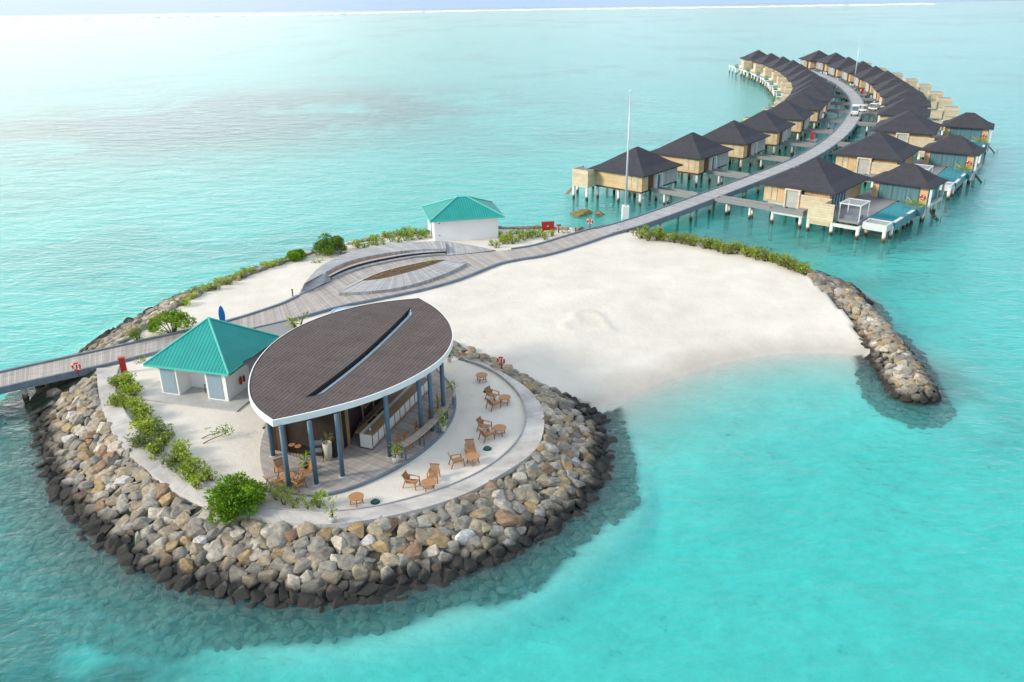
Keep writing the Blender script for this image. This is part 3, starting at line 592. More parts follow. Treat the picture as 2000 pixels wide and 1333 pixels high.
# widened deck: the upper edge passes behind the bench; parameterise both edges by the same stations
nU = 140; U_ = smooth_line(UP, nU, 2); Lo_ = smooth_line(LO, nU, 2)
bw = thing('boardwalk', 'weathered timber boardwalk curving over the sand and out over the water', 'boardwalk'); bw['kind'] = 'structure'
d = MB(); d.ribbon(U_, Lo_, 2.0, 2.0, flip=True); d.build('walk_deck', M['deck'], bw)
def kerb_line(P, z0, z1, w, m, parent, name):
    k = MB(); T = np.gradient(P, axis=0); T /= np.linalg.norm(T, axis=1)[:, None]; Nn = np.c_[-T[:, 1], T[:, 0]] * w / 2
    A, B = P + Nn, P - Nn
    k.ribbon(A, B, z1, z1); k.ribbon(A, A, z0, z1, flip=True); k.ribbon(B, B, z0, z1); k.ribbon(A, B, z0, z0, flip=True)
    return k.build(name, m, parent)
k = int(nU * .62)
kerb_line(U_[:int(nU * .46)], 1.55, 2.14, .26, M['beam'], bw, 'edge_beam')
kerb_line(U_[int(nU * .80):], 1.55, 2.14, .26, M['beam'], bw, 'edge_beam')
kerb_line(Lo_, 1.5, 2.06, .22, M['beam'], bw, 'edge_beam')
for px in ((55, 770), (-60, 800)):
    c = W(*px, 0.6)
    for s in (-1.1, 1.1):
        p = MB(); p.tube([(c[0] + s * .3, c[1] + s + 1.2, -2.5), (c[0] + s * .3, c[1] + s + 1.2, 1.9)], .22, 10); p.build('pile', M['pile'], bw, True)

def offset(P, w):
    T = np.gradient(P, axis=0); T /= np.linalg.norm(T, axis=1)[:, None]; return P + np.c_[-T[:, 1], T[:, 0]] * w
jt = thing('jetty', 'long curving timber jetty on piles leading between the two villa rows', 'jetty', (JET[0][0], JET[0][1], 0))
J0 = np.array(JET[0])
jl, jr = offset(JET, 1.5), offset(JET, -1.5)
d = MB(); d.ribbon(jl - J0, jr - J0, 2.004, 2.004, flip=False); d.build('walk_deck', M['deck_cool'], jt)
for w in (1.45, -1.45): kerb_line(offset(JET, w) - J0, 1.42, 2.12, .2, M['beam'], jt, 'edge_beam')
JD = np.r_[0, np.cumsum(np.linalg.norm(np.diff(JET, axis=0), axis=1))]
for q in np.arange(4, JD[-1], 5.5):
    i = int(np.searchsorted(JD, q)); i = min(i, len(JET) - 1); 
    for w in (1.0, -1.0):
        p = offset(JET, w)[i] - J0; b = MB(); b.tube([(p[0], p[1], -2.6), (p[0], p[1], 1.8)], .19, 8); b.build('pile', M['pile'], jt, True)
def jetty_at(p):
    d_ = np.linalg.norm(JET - np.asarray(p), axis=1); i = int(np.argmin(d_)); t = JET[min(i + 1, len(JET) - 1)] - JET[max(i - 1, 0)]; t = t / np.linalg.norm(t); return JET[i], t, d_[i]

sp_ = WL([(498, 641), (567, 625), (574, 640), (571, 655), (545, 672), (524, 664), (512, 652)], 2.0)
o = MB().prism([tuple(p) for p in sp_], 1.6, 1.985).build('walk_spur', M['deck_cool']); tag(o, 'short timber spur from the boardwalk to the bar', kind='structure')
hq = [W(637, 619, 1.9), W(655, 603, 1.9), W(692, 599, 1.9), W(678, 610, 1.9)]
hf = thing('ground_hatch', 'pale blue framed hatch lying on the sand behind the bar roof', 'hatch')
MB().prism([tuple(p) for p in hq], 1.75, 1.90).build('panel', M['skyglass'], hf)
b = MB()
for k in range(4): b.bar((*hq[k], 1.9), (*hq[(k + 1) % 4], 1.9), .14, .12)
b.build('frame', M['steel'], hf)
# amphitheatre bench and planter
c6 = lambda l, z: WL([(560 + x / 2.941, 360 + y / 2.941) for x, y in l], z)
bench = thing('curved_bench', 'curved timber amphitheatre bench with sloping plank back beside the boardwalk', 'bench')
O = smooth_line(c6([(100, 575), (170, 490), (250, 440), (350, 395), (470, 365), (600, 345), (750, 333), (910, 328)], 2.8), 50)
I1 = smooth_line(c6([(225, 505), (300, 462), (400, 428), (520, 403), (650, 384), (780, 374), (915, 370)], 2.75), 50)
I2 = smooth_line(c6([(240, 530), (330, 485), (440, 450), (560, 425), (690, 402), (800, 390), (915, 384)], 2.42), 50)
I3 = smooth_line(c6([(262, 548), (350, 512), (450, 478), (560, 454), (690, 429), (800, 414), (915, 406)], 2.05), 50)
b = MB(); b.ribbon(O, I1, 2.85, 2.75); b.ribbon(O + (O - I1) * .25, O, 1.7, 2.85); b.ribbon(I1, I1, 2.75, 2.45); b.build('backrest', M['deck_cool'], bench)
b = MB(); b.ribbon(I1, I2, 2.45, 2.42); b.build('seat', M['teak_light'], bench)
b = MB(); b.tube([(p[0], p[1], 2.44) for p in I2], .09, 8); b.build('seat_edge', M['steel'], bench)
b = MB(); b.ribbon(I2 * .85 + I3 * .15, I2 * .85 + I3 * .15, 2.40, 2.02); b.build('riser', M['dark'], bench)
b = MB(); b.ribbon(I2 * .8 + I3 * .2, I3, 2.20, 2.18); b.ribbon(I3, I3, 2.18, 2.0); b.build('foot_step', M['deck_cool'], bench)
wl = c6([(70, 640), (100, 575), (170, 490), (225, 505), (262, 552), (165, 597)], 2.2)
zz = [2.05, 2.5, 2.8, 2.8, 2.1, 2.05]
wl = [W(560 + x / 2.941, 360 + y / 2.941, z) for (x, y), z in zip([(66, 640), (100, 575), (170, 490), (225, 505), (262, 552), (165, 597)], zz)]
b = MB(); A = np.array([wl[0], wl[1], wl[2]]); B = np.array([wl[5], (wl[5] + wl[4]) / 2, wl[3]])
b.ribbon(A, B, zz[:3], [2.05, 2.15, 2.8]); b.add([(*wl[4], 2.02), (*wl[3], 2.8), (*((wl[5] + wl[4]) / 2), 2.15)], [(0, 1, 2)]); b.ribbon(A, A, [1.75] * 3, zz[:3], flip=True); b.build('end_wing', M['deck_cool'], bench)
wr = [W(560 + x / 2.941, 360 + y / 2.941, z) for (x, y), z in zip([(910, 328), (1060, 350), (1200, 379), (1100, 392), (920, 409)], [2.85, 2.5, 2.06, 2.06, 2.06])]
b = MB(); b.ribbon(np.array([wr[0], wr[1], wr[2]]), np.array([wr[4], wr[3], wr[2] + .05]), [2.85, 2.5, 2.06], [2.05, 2.05, 2.05]); b.ribbon(np.array(wr[:3]), np.array(wr[:3]), [1.75] * 3, [2.85, 2.5, 2.06], flip=True)
b.build('end_wing', M['deck_cool'], bench)
pl = thing('leaf_planter', 'leaf-shaped raised timber planter with soil and seedlings on the boardwalk', 'planter')
PO1 = smooth_line(c6([(298, 622), (340, 590), (420, 548), (540, 500), (680, 460), (830, 437), (940, 428), (1000, 438), (1030, 453)], 2.3), 40)
PO2 = smooth_line(c6([(298, 624), (450, 618), (600, 603), (740, 573), (860, 533), (960, 493), (1030, 455)], 2.3), 40)
PI1 = smooth_line(c6([(435, 552), (520, 512), (640, 478), (780, 448), (870, 434), (915, 434)], 2.5), 40)
PI2 = smooth_line(c6([(435, 555), (540, 546), (640, 522), (760, 490), (860, 456), (915, 436)], 2.5), 40)
b = MB(); b.ribbon(PO1, PI1, 2.3, 2.5); b.ribbon(PI2, PO2, 2.5, 2.3); b.ribbon(PO2, PO2, 2.3, 2.0); b.ribbon(PO1, PO1, 2.3, 2.0, flip=True); b.build('planter_rim', M['deck_cool'], pl)
b = MB(); b.ribbon(PI1, PI2, 2.46, 2.46); b.build('soil_bed', M['soil'], pl)

# ------------------------------------------------------------------ bar pavilion
DZ = 1.95
c1 = lambda l, z: WL([(460 + x / 3.03, 560 + y / 3.03) for x, y in l], z)
fl = smooth_line(np.vstack([c1([(180, 825), (140, 950), (150, 1080), (205, 1172), (330, 1222), (470, 1238), (570, 1224), (760, 1165), (1000, 1050), (1200, 900), (1290, 770), (1306, 670), (1282, 590), (1200, 500)], DZ), [[-7.2, 62.5], [-10.5, 64.2], [-14.2, 62.0], [-16.5, 57.0], [-17.2, 51.0]]]), 90)
fl_poly = [tuple(p) for p in fl]
b = MB(); n_ = len(fl_poly)
ax = np.array([.31, .95]); axn = np.array([.95, -.31])
b.add([(p[0], p[1], DZ) for p in fl_poly], [tuple(range(n_))], [[(float(np.dot(p, [.55, .83])), float(np.dot(p, [.83, -.55]))) for p in fl_poly]])
b.add([(p[0], p[1], DZ - .02) for p in fl_poly] + [(p[0], p[1], 1.6) for p in fl_poly], [(i, (i + 1) % n_, n_ + (i + 1) % n_, n_ + i) for i in range(n_)])
o = b.build('bar_floor', M['deck']); tag(o, 'leaf-shaped timber floor of the open bar', kind='structure')
bm2 = bmesh.new(); bm2.from_mesh(o.data); bmesh.ops.recalc_face_normals(bm2, faces=bm2.faces[:]); bm2.to_mesh(o.data); bm2.free()
lipk = MB(); 
kk = fl[18:62]; kerb_line(kk, 1.7, 2.0, .14, M['beam'], None, 'floor_edge'); tag(bpy.data.objects['floor_edge'], 'grey timber edge of the bar floor', kind='structure')

bar = thing('bar_pavilion', 'open beach bar under a dark leaf-shaped roof split by a skylight slit', 'pavilion', (0, 0, 0))
EZ = 6.6
LFT = smooth_line(np.array([W(x, y, EZ + .45 * math.sin(PI * k / 10)) for k, (x, y) in enumerate([(533, 822), (503, 800), (487, 775), (485, 751), (489, 728), (500, 705), (533, 669), (592, 634), (671, 606), (744, 591), (818, 583)])]), 61, 2)
RGT = smooth_line(WL([(533, 822), (572, 814), (625, 802), (704, 781), (773, 755), (830, 725), (866, 699), (884, 669), (884, 646), (873, 623), (849, 600), (818, 583)], EZ), 61, 2)
SLIT = smooth_line(np.vstack([WL([(533, 822)], EZ), WL([(592, 776), (655, 733), (718, 684), (782, 621)], EZ + .2), WL([(818, 583)], EZ)]), 61, 2)
tS = np.linspace(0, 1, 61); zE = EZ + .45 * np.sin(PI * tS); zL = EZ + .22 * np.sin(PI * tS); gap = .22 * sstep(.13, .20, tS) * sstep(.90, .84, tS); zR = zL - gap
def roof_half(Eg, Sg, ze, zs, flip, name):
    b = MB(); K = 8; rows = []
    for j in range(K + 1):
        w = j / K; rows.append((Eg * (1 - w) + Sg * w, ze * (1 - w) + zs * w))
    vs = []; us = []
    for (P, z) in rows:
        for i in range(61): vs.append((P[i][0], P[i][1], float(z[i]) if hasattr(z, '__len__') else z)); us.append((float(np.dot(P[i], [.33, .944])), float(np.dot(P[i], [.944, -.33]))))
    fs = [(j * 61 + i, j * 61 + i + 1, (j + 1) * 61 + i + 1, (j + 1) * 61 + i) for j in range(K) for i in range(60)]
    if flip: fs = [f[::-1] for f in fs]
    b.add(vs, fs, [[us[q] for q in f] for f in fs]); return b.build(name, M['shingle'], bar)
SR = SLIT + np.c_[.944 * gap * 1.9, -.33 * gap * 1.9]
roof_half(LFT, SLIT, zE, zL, True, 'roof_leaf'); roof_half(RGT, SR, np.full(61, EZ), zR, False, 'roof_leaf')
b = MB(); b.ribbon(SLIT[8:54], SLIT[8:54], zR[8:54] - .3, zL[8:54] - .01); b.build('slit_riser', M['black'], bar)
b = MB(); b.ribbon(SLIT[8:54], SLIT[8:54] * .72 + SR[8:54] * .28, zR[8:54] - .3, zR[8:54] - .28); b.build('slit_gutter', M['black'], bar)
b = MB(); b.ribbon(SLIT[8:54] * .72 + SR[8:54] * .28, SR[8:54], zR[8:54] - .06, zR[8:54] + .02); b.build('skylight', M['skyglass'], bar)
OUTL = np.vstack([RGT, LFT[::-1][1:-1]])
b = MB(); n_ = len(OUTL); cen = OUTL.mean(0); OUT2 = cen + (OUTL - cen) * 1.006; INN = cen + (OUTL - cen) * .996
Q = np.vstack([OUT2, OUT2[:1]]); Qi = np.vstack([INN, INN[:1]])
zo = np.r_[np.full(61, EZ), zE[::-1][1:-1], EZ]
b.ribbon(Q, Q, zo - .38, zo + .03, flip=True); b.ribbon(Q, Qi, zo + .03, zo + .04, flip=True); b.ribbon(Q, Qi, zo - .38, zo - .38); b.build('fascia', M['white_trim'], bar)
b = MB(); b.add([(p[0], p[1], EZ - .4) for p in OUTL], [tuple(range(n_))[::-1]]); b.build('soffit', M['counter_top'], bar)
posts = [W(x, y, EZ - .4) + np.array([0, .12]) for x, y in ((548, 836), (603, 827), (656, 813), (752, 778), (817, 744), (838, 733), (862, 712))]
lc_ = OUTL.mean(0)
posts += [LFT[k] * .88 + lc_ * .12 for k in (9, 20, 31, 42, 52)]
for p in posts:
    b = MB(); b.tube([(p[0], p[1], DZ), (p[0], p[1], EZ - .36)], .15, 12); o = b.build('post', M['blue_post'], bar, True)
    b = MB(); b.lathe([(.26, 0), (.24, .03)], (p[0], p[1], DZ + .005), 14); b.build('base_plate', M['slab'], o)
core = [W(537, 880, DZ), W(600, 889, DZ), W(657, 895, DZ), W(681, 868, DZ), np.array([-10.6, 51.6]), np.array([-9.2, 56.0]), np.array([-11.6, 57.2]), np.array([-15.2, 52.4]), np.array([-15.6, 48.8])]
b = MB(); b.prism([tuple(p) for p in core], DZ, EZ - .42); b.build('core_wall', M['dark'], bar)
# lit timber edges and shelf frames of the core
for px in ((668, 880), (681, 868)):
    p = W(*px, DZ); b = MB(); b.box((p[0] + .05, p[1] - .02, DZ + 1.6), (.2, .2, 3.2)); b.build('frame_post', M['counter_top'], bar)
b = MB(); p, q = W(545, 881, DZ), W(565, 884, DZ); b.bar((p[0], p[1] - .06, DZ + 1.3), (q[0], q[1] - .06, DZ + 1.3), .06, 2.4); b.build('core_door', M['brown'], bar)
A0, A1 = np.array([-10.45, 51.3]), np.array([-9.0, 56.2])
for t_ in (.0, .33, .66, 1.0):
    p = A0 * (1 - t_) + A1 * t_; b = MB(); b.box((p[0] + .18, p[1] - .06, DZ + 1.55), (.09, .09, 3.1)); b.build('shelf_post', M['counter_top'], bar)
b = MB()
for z_ in (1.3, 2.2): b.bar((A0[0] + .2, A0[1] - .06, DZ + z_), (A1[0] + .2, A1[1] - .06, DZ + z_), .35, .05)
b.build('shelf', M['counter_top'], bar)

# bar counter
ca_, cb_ = W(717, 876, DZ), W(826, 764, DZ); dv_ = cb_ - ca_; Lc = np.linalg.norm(dv_); rz = math.atan2(dv_[1], dv_[0])
ct = thing('bar_counter', 'long bar counter with cream front panels and brown timber top', 'counter', (ca_[0], ca_[1], DZ), rz)
MB().span(0, Lc, -.45, .45, .12, 1.04).build('counter_body', M['panel'], ct)
MB().span(-.05, Lc + .05, -.55, .12, 1.045, 1.11).build('counter_top', M['counter_top'], ct)
MB().span(.3, Lc - .3, .15, .95, .82, .9).build('work_top', M['counter_top'], ct)
MB().span(0, Lc, -.40, .40, 0, .115).build('plinth', M['brown'], ct)
b = MB(); b.span(-.03, .0, -.5, .5, 0, 1.042); b.build('end_panel', M['panel'], ct)
b = MB()
for x0, x1, y0, y1, z0, z1 in ((-.06, -.031, -.5, -.45, .0, 1.04), (-.06, -.031, .45, .5, 0, 1.04), (-.06, -.031, -.449, .449, 0, .06)): b.span(x0, x1, y0, y1, z0, z1)
b.build('end_frame', M['brown'], ct)
for q in np.arange(.8, Lc, .8): MB().span(q, q + .04, -.475, -.452, .13, 1.03).build('panel_joint', M['brown'], ct)
MB().tube([(0.1, -.62, .3), (Lc - .1, -.62, .3)], .035, 8).build('foot_rail', M['teak'], ct)
sk = MB(); sk.span(1.6, 2.6, .3, .75, .902, .93); sk.span(3.0, 3.9, .3, .75, .902, .93); sk.build('sink', M['black'], ct)
MB().lathe([(.02, 0), (.06, .02), (.07, .16), (.05, .2)], (.4, -.1, 1.11), 10).build('tap_bucket', M['steel'], ct)

# curved bar ledge
LG = smooth_line(WL([(782, 872), (810, 855), (835, 834), (858, 811), (873, 786), (880, 763)], DZ + 1.02), 36)
ld = thing('bar_ledge', 'curved weathered timber drinking ledge on blue legs at the terrace edge', 'ledge')
b = MB(); T = np.gradient(LG, axis=0); T /= np.linalg.norm(T, axis=1)[:, None]; Nn = np.c_[-T[:, 1], T[:, 0]]
A, B = LG + Nn * .27, LG - Nn * .27
b.ribbon(A, B, DZ + 1.05, DZ + 1.05); b.ribbon(A, B, DZ + .98, DZ + .98, flip=True); b.ribbon(A, A, DZ + .98, DZ + 1.05, flip=True); b.ribbon(B, B, DZ + .98, DZ + 1.05); b.build('ledge_top', M['ledge'], ld)
for i in (1, 9, 17, 25, 34):
    for s in (-.17, .17):
        p = LG[i] + Nn[i] * s; b = MB(); b.box((p[0], p[1], DZ + .49), (.09, .09, .975)); b.build('leg', M['blue_post'], ld)

# ------------------------------------------------------------------ furniture
def make_lounge():
    t = thing('lounge_chair', 'x', 'lounge chair')
    s = MB()
    for k in range(6): s.box((0, -.28 + k * .115, .40 - .012 * (5 - k)), (.54, .10, .03))
    s.build('seat', M['teak_light'], t)
    b = MB()
    for k in range(7): b.bar((-.24 + k * .08, -.27, .40), (-.24 + k * .08, -.52, .84), .066, .025)
    b.bar((-.3, -.53, .85), (.3, -.53, .85), .05, .07); b.build('backrest', M['teak'], t)
    for sx in (-.31, .31):
        MB().bar((sx, .36, 0), (sx, .30, .58), .05).build('leg', M['teak'], t)
        MB().bar((sx, -.50, 0), (sx, -.30, .60), .05).build('leg', M['teak'], t)
        MB().bar((sx, -.40, .60), (sx, .37, .60), .08, .035).build('armrest', M['teak_light'], t)
    return t
lounge = make_lounge(); lu = [False]
def face(p, q): return math.atan2(q[1] - p[1], q[0] - p[0]) - PI / 2
def chair_at(px, tgt, label, z=1.81):
    p = W(*px, z); q = W(*tgt, z); place(lounge, lu, (p[0], p[1], z), face(p, q), label, 'teak lounge chairs around the bar')
def make_table(name, m):
    t = thing(name, 'x', 'table')
    MB().lathe([(.34, .50), (.45, .505), (.45, .545), (.44, .55)], n=28).build('table_top', m, t)
    for k in range(4):
        a = PI / 4 + k * PI / 2; MB().bar((.38 * math.cos(a), .38 * math.sin(a), 0), (.30 * math.cos(a), .30 * math.sin(a), .5), .05).build('leg', M['teak'], t)
    MB().tube([(.335 * math.cos(2 * PI * k / 20), .335 * math.sin(2 * PI * k / 20), .26) for k in range(20)], .02, 6, closed=True).build('stretcher', M['teak'], t)
    return t
table = make_table('coffee_table', M['teak_light']); tu = [False]
def table_at(px, label, z=1.81, sc=1.0):
    p = W(*px, z); o = place(table, tu, (p[0], p[1], z), random.uniform(0, 1.5), label, 'round teak coffee tables'); o.scale = (sc, sc, sc)
table_at((941, 745), 'round teak table standing alone at the far terrace end by the beach lifebuoy')
table_at((986, 789), 'round teak table with the farthest pair of lounge chairs')
table_at((976, 849), 'round teak table with the chair pair between the two green lamp covers')
table_at((924, 905), 'round teak table before the sea-facing chair near the middle lamp cover')
table_at((838, 957), 'round teak table with the chair pair nearest the front path bend')
table_at((697, 985), 'orange round table standing alone near the front path beside a green lamp cover')
table_at((564, 944), 'round teak table among four chairs on the timber floor', DZ + .005)
chair_at((963, 781), (986, 789), 'lounge chair farther back of the farthest pair beside a green lamp cover')
chair_at((965, 797), (986, 789), 'lounge chair nearer us of the farthest pair on the terrace')
chair_at((948, 842), (976, 849), 'rear lounge chair of the pair just before the middle of the sand terrace')
chair_at((952, 858), (976, 849), 'front lounge chair of the pair just before the middle of the sand terrace')
chair_at((894, 909), (924, 903), 'lounge chair side-on to us left of the table near the middle lamp cover')
chair_at((919, 889), (924, 912), 'lounge chair with its back to the bar facing the sea, near the middle lamp cover')
chair_at((806, 951), (838, 957), 'lounge chair side-on, leftmost on the sand terrace')
chair_at((847, 939), (838, 965), 'lounge chair seen from the front behind the table nearest the path bend')
for px, lab in (((551, 927), 'lounge chair between the table and the first blue post on the timber floor'), ((538, 953), 'lounge chair nearest the wispy shrubs, left of the timber-floor table'), ((598, 932), 'lounge chair right of the timber-floor table by the second blue post'), ((582, 953), 'lounge chair with its back to us at the timber-floor table')):
    chair_at(px, (564, 944), lab, DZ + .005)
for px, lab in (((951, 765), 'green dome lamp cover near the farthest chair pair'), ((952, 877), 'green dome lamp cover in the middle of the sand terrace'), ((733, 981), 'green dome lamp cover by the lone orange table')):
    p = W(*px, 1.81); t = thing('ground_lamp', lab, 'lamp', (p[0], p[1], 1.80), 0, 'green ground lamps')
    MB().lathe([(.24, 0), (.24, .05), (.19, .13), (.08, .18)], n=18).build('dome', M['lamp_green'], t, True); MB().lathe([(.28, 0), (.28, .03)], n=18).build('rim', M['black'], t)
def make_stool():
    t = thing('bar_chair', 'x', 'bar chair')
    MB().box((0, 0, .74), (.44, .42, .05)).build('seat', M['teak_light'], t)
    b = MB()
    for k in range(4): b.bar((-.15 + k * .1, -.2, .76), (-.15 + k * .1, -.25, 1.12), .05, .03)
    b.bar((-.2, -.25, 1.13), (.2, -.25, 1.13), .04, .08); b.build('backrest', M['teak'], t)
    for x in (-.19, .19):
        for y in (-.18, .18): MB().bar((x * 1.1, y * 1.15, 0), (x, y, .72), .045).build('leg', M['teak'], t)
    b = MB(); b.bar((-.2, .2, .25), (.2, .2, .25), .03); b.bar((-.2, -.2, .25), (.2, -.2, .25), .03); b.build('foot_rest', M['teak'], t)
    return t
stool = make_stool(); su = [False]
SP = [(3, 'first'), (6, 'second'), (12, 'third'), (15, 'fourth'), (21, 'fifth'), (24, 'sixth'), (31, 'seventh')]
for i, od in SP:
    p = LG[i] + Nn[i] * .62; fc = math.atan2(-Nn[i][1], -Nn[i][0]) - PI / 2
    place(stool, su, (p[0], p[1], DZ + .003), fc, f'{od} teak bar chair along the curved ledge, counted from its near end', 'bar chairs along the ledge')
for px, lab in (((573, 889), 'round-topped bar stool nearer the left corner by the dark wall'), ((585, 892), 'round-topped bar stool nearer the second blue post by the dark wall')):
    p = W(*px, DZ); t = thing('round_stool', lab, 'stool', (p[0], p[1], DZ + .003), .3, 'round stools by the dark wall')
    MB().lathe([(.2, .74), (.22, .75), (.22, .78), (.2, .79)], n=18).build('seat', M['teak_light'], t)
    for k in range(4):
        a = k * PI / 2; MB().bar((.2 * math.cos(a), .2 * math.sin(a), 0), (.12 * math.cos(a), .12 * math.sin(a), .74), .025).build('leg', M['black'], t)
def dark_chair(px, z, rz, label, hi=False):
    p = W(*px, z); t = thing('grey_armchair', label, 'chair', (p[0], p[1], z + .003), rz)
    h = .72 if hi else .48
    MB().box((0, 0, h), (.52, .5, .05)).build('seat', M['beam'], t)
    b = MB(); b.box((0, -.25, h + .38), (.52, .03, .36)); b.build('backrest', M['beam'], t)
    for x in (-.26, .26):
        for y in (-.24, .24): MB().bar((x, y, 0), (x, y, h + .25), .035).build('leg', M['black'], t)
        MB().bar((x, -.26, h + .26), (x, .26, h + .26), .045, .03).build('armrest', M['black'], t)
dark_chair((624, 899), DZ, PI + .15, 'grey high armchair beside the tall beige planter', True)

# ------------------------------------------------------------------ plants
GREENS = {'lime': [(.20, .255, .025), (.13, .19, .022), (.25, .30, .035)], 'bright': [(.10, .195, .010), (.075, .155, .010), (.15, .25, .015)], 'mid': [(.075, .14, .02), (.055, .11, .018), (.10, .17, .025)],
          'olive': [(.11, .15, .045), (.085, .125, .04), (.15, .19, .06)], 'grass': [(.15, .19, .035), (.12, .17, .03), (.20, .22, .05)], 'yellow': [(.26, .28, .03), (.20, .25, .025), (.16, .20, .02)]}
def leaf(mb, c, d, l, w, col):
    d = d.normalized(); s = d.cross(Vector((random.gauss(0, 1), random.gauss(0, 1), random.gauss(0, 1)))).normalized() * w / 2
    m = c + d * l * .5 + Vector((0, 0, l * .06)); mb.add([c, m + s, c + d * l, m - s], [(0, 1, 2, 3)], col=col)
def foliage_clumps(clumps, pal, leaves, l, w):
    mb = MB()
    for (c, r) in clumps:
        c = Vector(c); f0 = random.uniform(.75, 1.25)
        for _ in range(max(6, int(leaves * (r / .35) ** 2))):
            v = Vector((random.gauss(0, 1), random.gauss(0, 1), random.gauss(0, 1))).normalized(); k = random.uniform(.55, 1.0)
            p = c + Vector((v.x * r, v.y * r, v.z * r * .8)) * k
            col = random.choice(pal); f = f0 * random.uniform(.8, 1.2)
            d = v + Vector((random.gauss(0, .5), random.gauss(0, .5), random.gauss(.3, .4)))
            leaf(mb, p, d, l * random.uniform(.7, 1.3), w * random.uniform(.7, 1.2), tuple(min(.8, q * f * 1.55) for q in col))
    return mb
def shrub_proto(kind, name, cat, R, H, pal, leaves=60, l=.2, w=.1, nst=5, dome=False, ncl=9):
    t = thing(name, 'x', cat); cl = []
    if dome:
        for _ in range(ncl):
            a = random.uniform(0, 2 * PI); e = math.asin(random.uniform(.05, 1)); q = random.uniform(.55, 1.05)
            cl.append(((R * q * math.cos(e) * math.cos(a), R * q * math.cos(e) * math.sin(a), H * (.18 + q * .72 * math.sin(e))), R * random.uniform(.22, .34)))
    else:
        for _ in range(ncl):
            a = random.uniform(0, 2 * PI); q = R * math.sqrt(random.random()) * .85
            cl.append(((q * math.cos(a), q * math.sin(a), H * random.uniform(.35, .9)), min(R, H) * random.uniform(.2, .36)))
    foliage_clumps(cl, GREENS[pal], leaves, l, w).build('foliage', M['leaf'], t)
    sm = MB()
    for c, r in cl[:nst * 2]:
        sm.tube([(c[0] * .15, c[1] * .15, -.05), (c[0] * .55, c[1] * .55, c[2] * .5), c], [.035, .025, .012], 5)
    sm.build('stem', M['stem'], t)
    return t
PROT = {}
def shrub(key, px, label, sc=1.0, z=None, group=None, pos=None):
    p = W(*px, 1.8) if pos is None else np.array(pos)
    z = hz(p[0], p[1]) - .03 if z is None else z
    if key not in PROT: PROT[key] = [MAKE[key](), [False]]
    o = place(PROT[key][0], PROT[key][1], (p[0], p[1], z), random.uniform(0, 6.28), label, group); o.scale = (sc, sc, sc * random.uniform(.9, 1.1)); return o
MAKE = {
 'lime0': lambda: shrub_proto(0, 'beach_shrub', 'shrub', .85, 1.0, 'lime', 55, .24, .13),
 'lime1': lambda: shrub_proto(0, 'beach_shrub', 'shrub', .75, 1.15, 'lime', 50, .24, .13, ncl=8),
 'bright0': lambda: shrub_proto(0, 'beach_shrub', 'shrub', .8, .9, 'bright', 60, .2, .11),
 'olive0': lambda: shrub_proto(0, 'beach_shrub', 'shrub', .85, 1.1, 'olive', 100, .2, .07, ncl=10),
 'olive1': lambda: shrub_proto(0, 'beach_shrub', 'shrub', .7, 1.0, 'lime', 80, .2, .07, ncl=9),
 'dome': lambda: shrub_proto(0, 'round_bush', 'bush', 1.0, 1.35, 'bright', 190, .13, .07, dome=True, ncl=60),
 'domemid': lambda: shrub_proto(0, 'round_bush', 'bush', 1.0, 1.45, 'mid', 190, .11, .06, dome=True, ncl=60),
 'wispy': lambda: shrub_proto(0, 'wispy_shrub', 'shrub', .6, 1.35, 'grass', 120, .3, .045, nst=2, ncl=12),
 'spiky': lambda: shrub_proto(0, 'spiky_shrub', 'shrub', .75, 1.2, 'mid', 130, .42, .035, ncl=10),
 'low': lambda: shrub_proto(0, 'bank_shrub', 'shrub', .75, .8, 'grass', 80, .22, .06, ncl=10),
 'low2': lambda: shrub_proto(0, 'bank_shrub', 'shrub', .7, .8, 'lime', 50, .18, .08, ncl=9),
 'creeper': lambda: shrub_proto(0, 'creeping_plant', 'shrub', .9, .3, 'yellow', 22, .2, .1, ncl=8),
 'seedling': lambda: shrub_proto(0, 'seedling', 'plant', .3, .35, 'yellow', 26, .16, .05, ncl=5),
}
ORD = ['first', 'second', 'third', 'fourth', 'fifth', 'sixth', 'seventh', 'eighth', 'ninth', 'tenth', 'eleventh', 'twelfth', 'thirteenth', 'fourteenth', 'fifteenth', 'sixteenth', 'seventeenth', 'eighteenth', 'nineteenth', 'twentieth', 'twenty-first', 'twenty-second', 'twenty-third', 'twenty-fourth', 'twenty-fifth', 'twenty-sixth', 'twenty-seventh', 'twenty-eighth', 'twenty-ninth', 'thirtieth', 'thirty-first', 'thirty-second', 'thirty-third', 'thirty-fourth', 'thirty-fifth', 'thirty-sixth', 'thirty-seventh', 'thirty-eighth', 'thirty-ninth', 'fortieth', 'forty-first', 'forty-second', 'forty-third', 'forty-fourth', 'forty-fifth', 'forty-sixth']
HEDGE = smooth_line(WL([(238, 748), (252, 790), (285, 838), (325, 880), (365, 915), (405, 948)]), 46)
for i, p in enumerate(HEDGE):
    k = random.choice(('lime0', 'lime1', 'olive0', 'olive1', 'lime0')); q = p + rng.normal(0, .4, 2)
    tone = 'lime green leafy' if k[0] == 'l' else 'grey-green feathery'
    shrub(k, (0, 0), f'{tone} shrub, {ORD[i]} along the inner path hedge from the boardwalk end', random.uniform(.72, .96), group='hedge shrubs inside the ring path', pos=q)
for i, px in enumerate([(361, 597), (378, 584), (389, 576), (404, 568), (420, 566), (430, 557), (443, 556), (458, 547), (473, 543), (486, 537), (497, 533), (526, 524), (544, 517), (557, 513), (574, 507)]):
    shrub(random.choice(('lime0', 'bright0', 'lime1')), px, f'low green shrub on the sand edge of the back revetment, {ORD[i]} beyond the umbrella-shaped bush', random.uniform(.5, .8), group='shrubs along the back revetment sand')
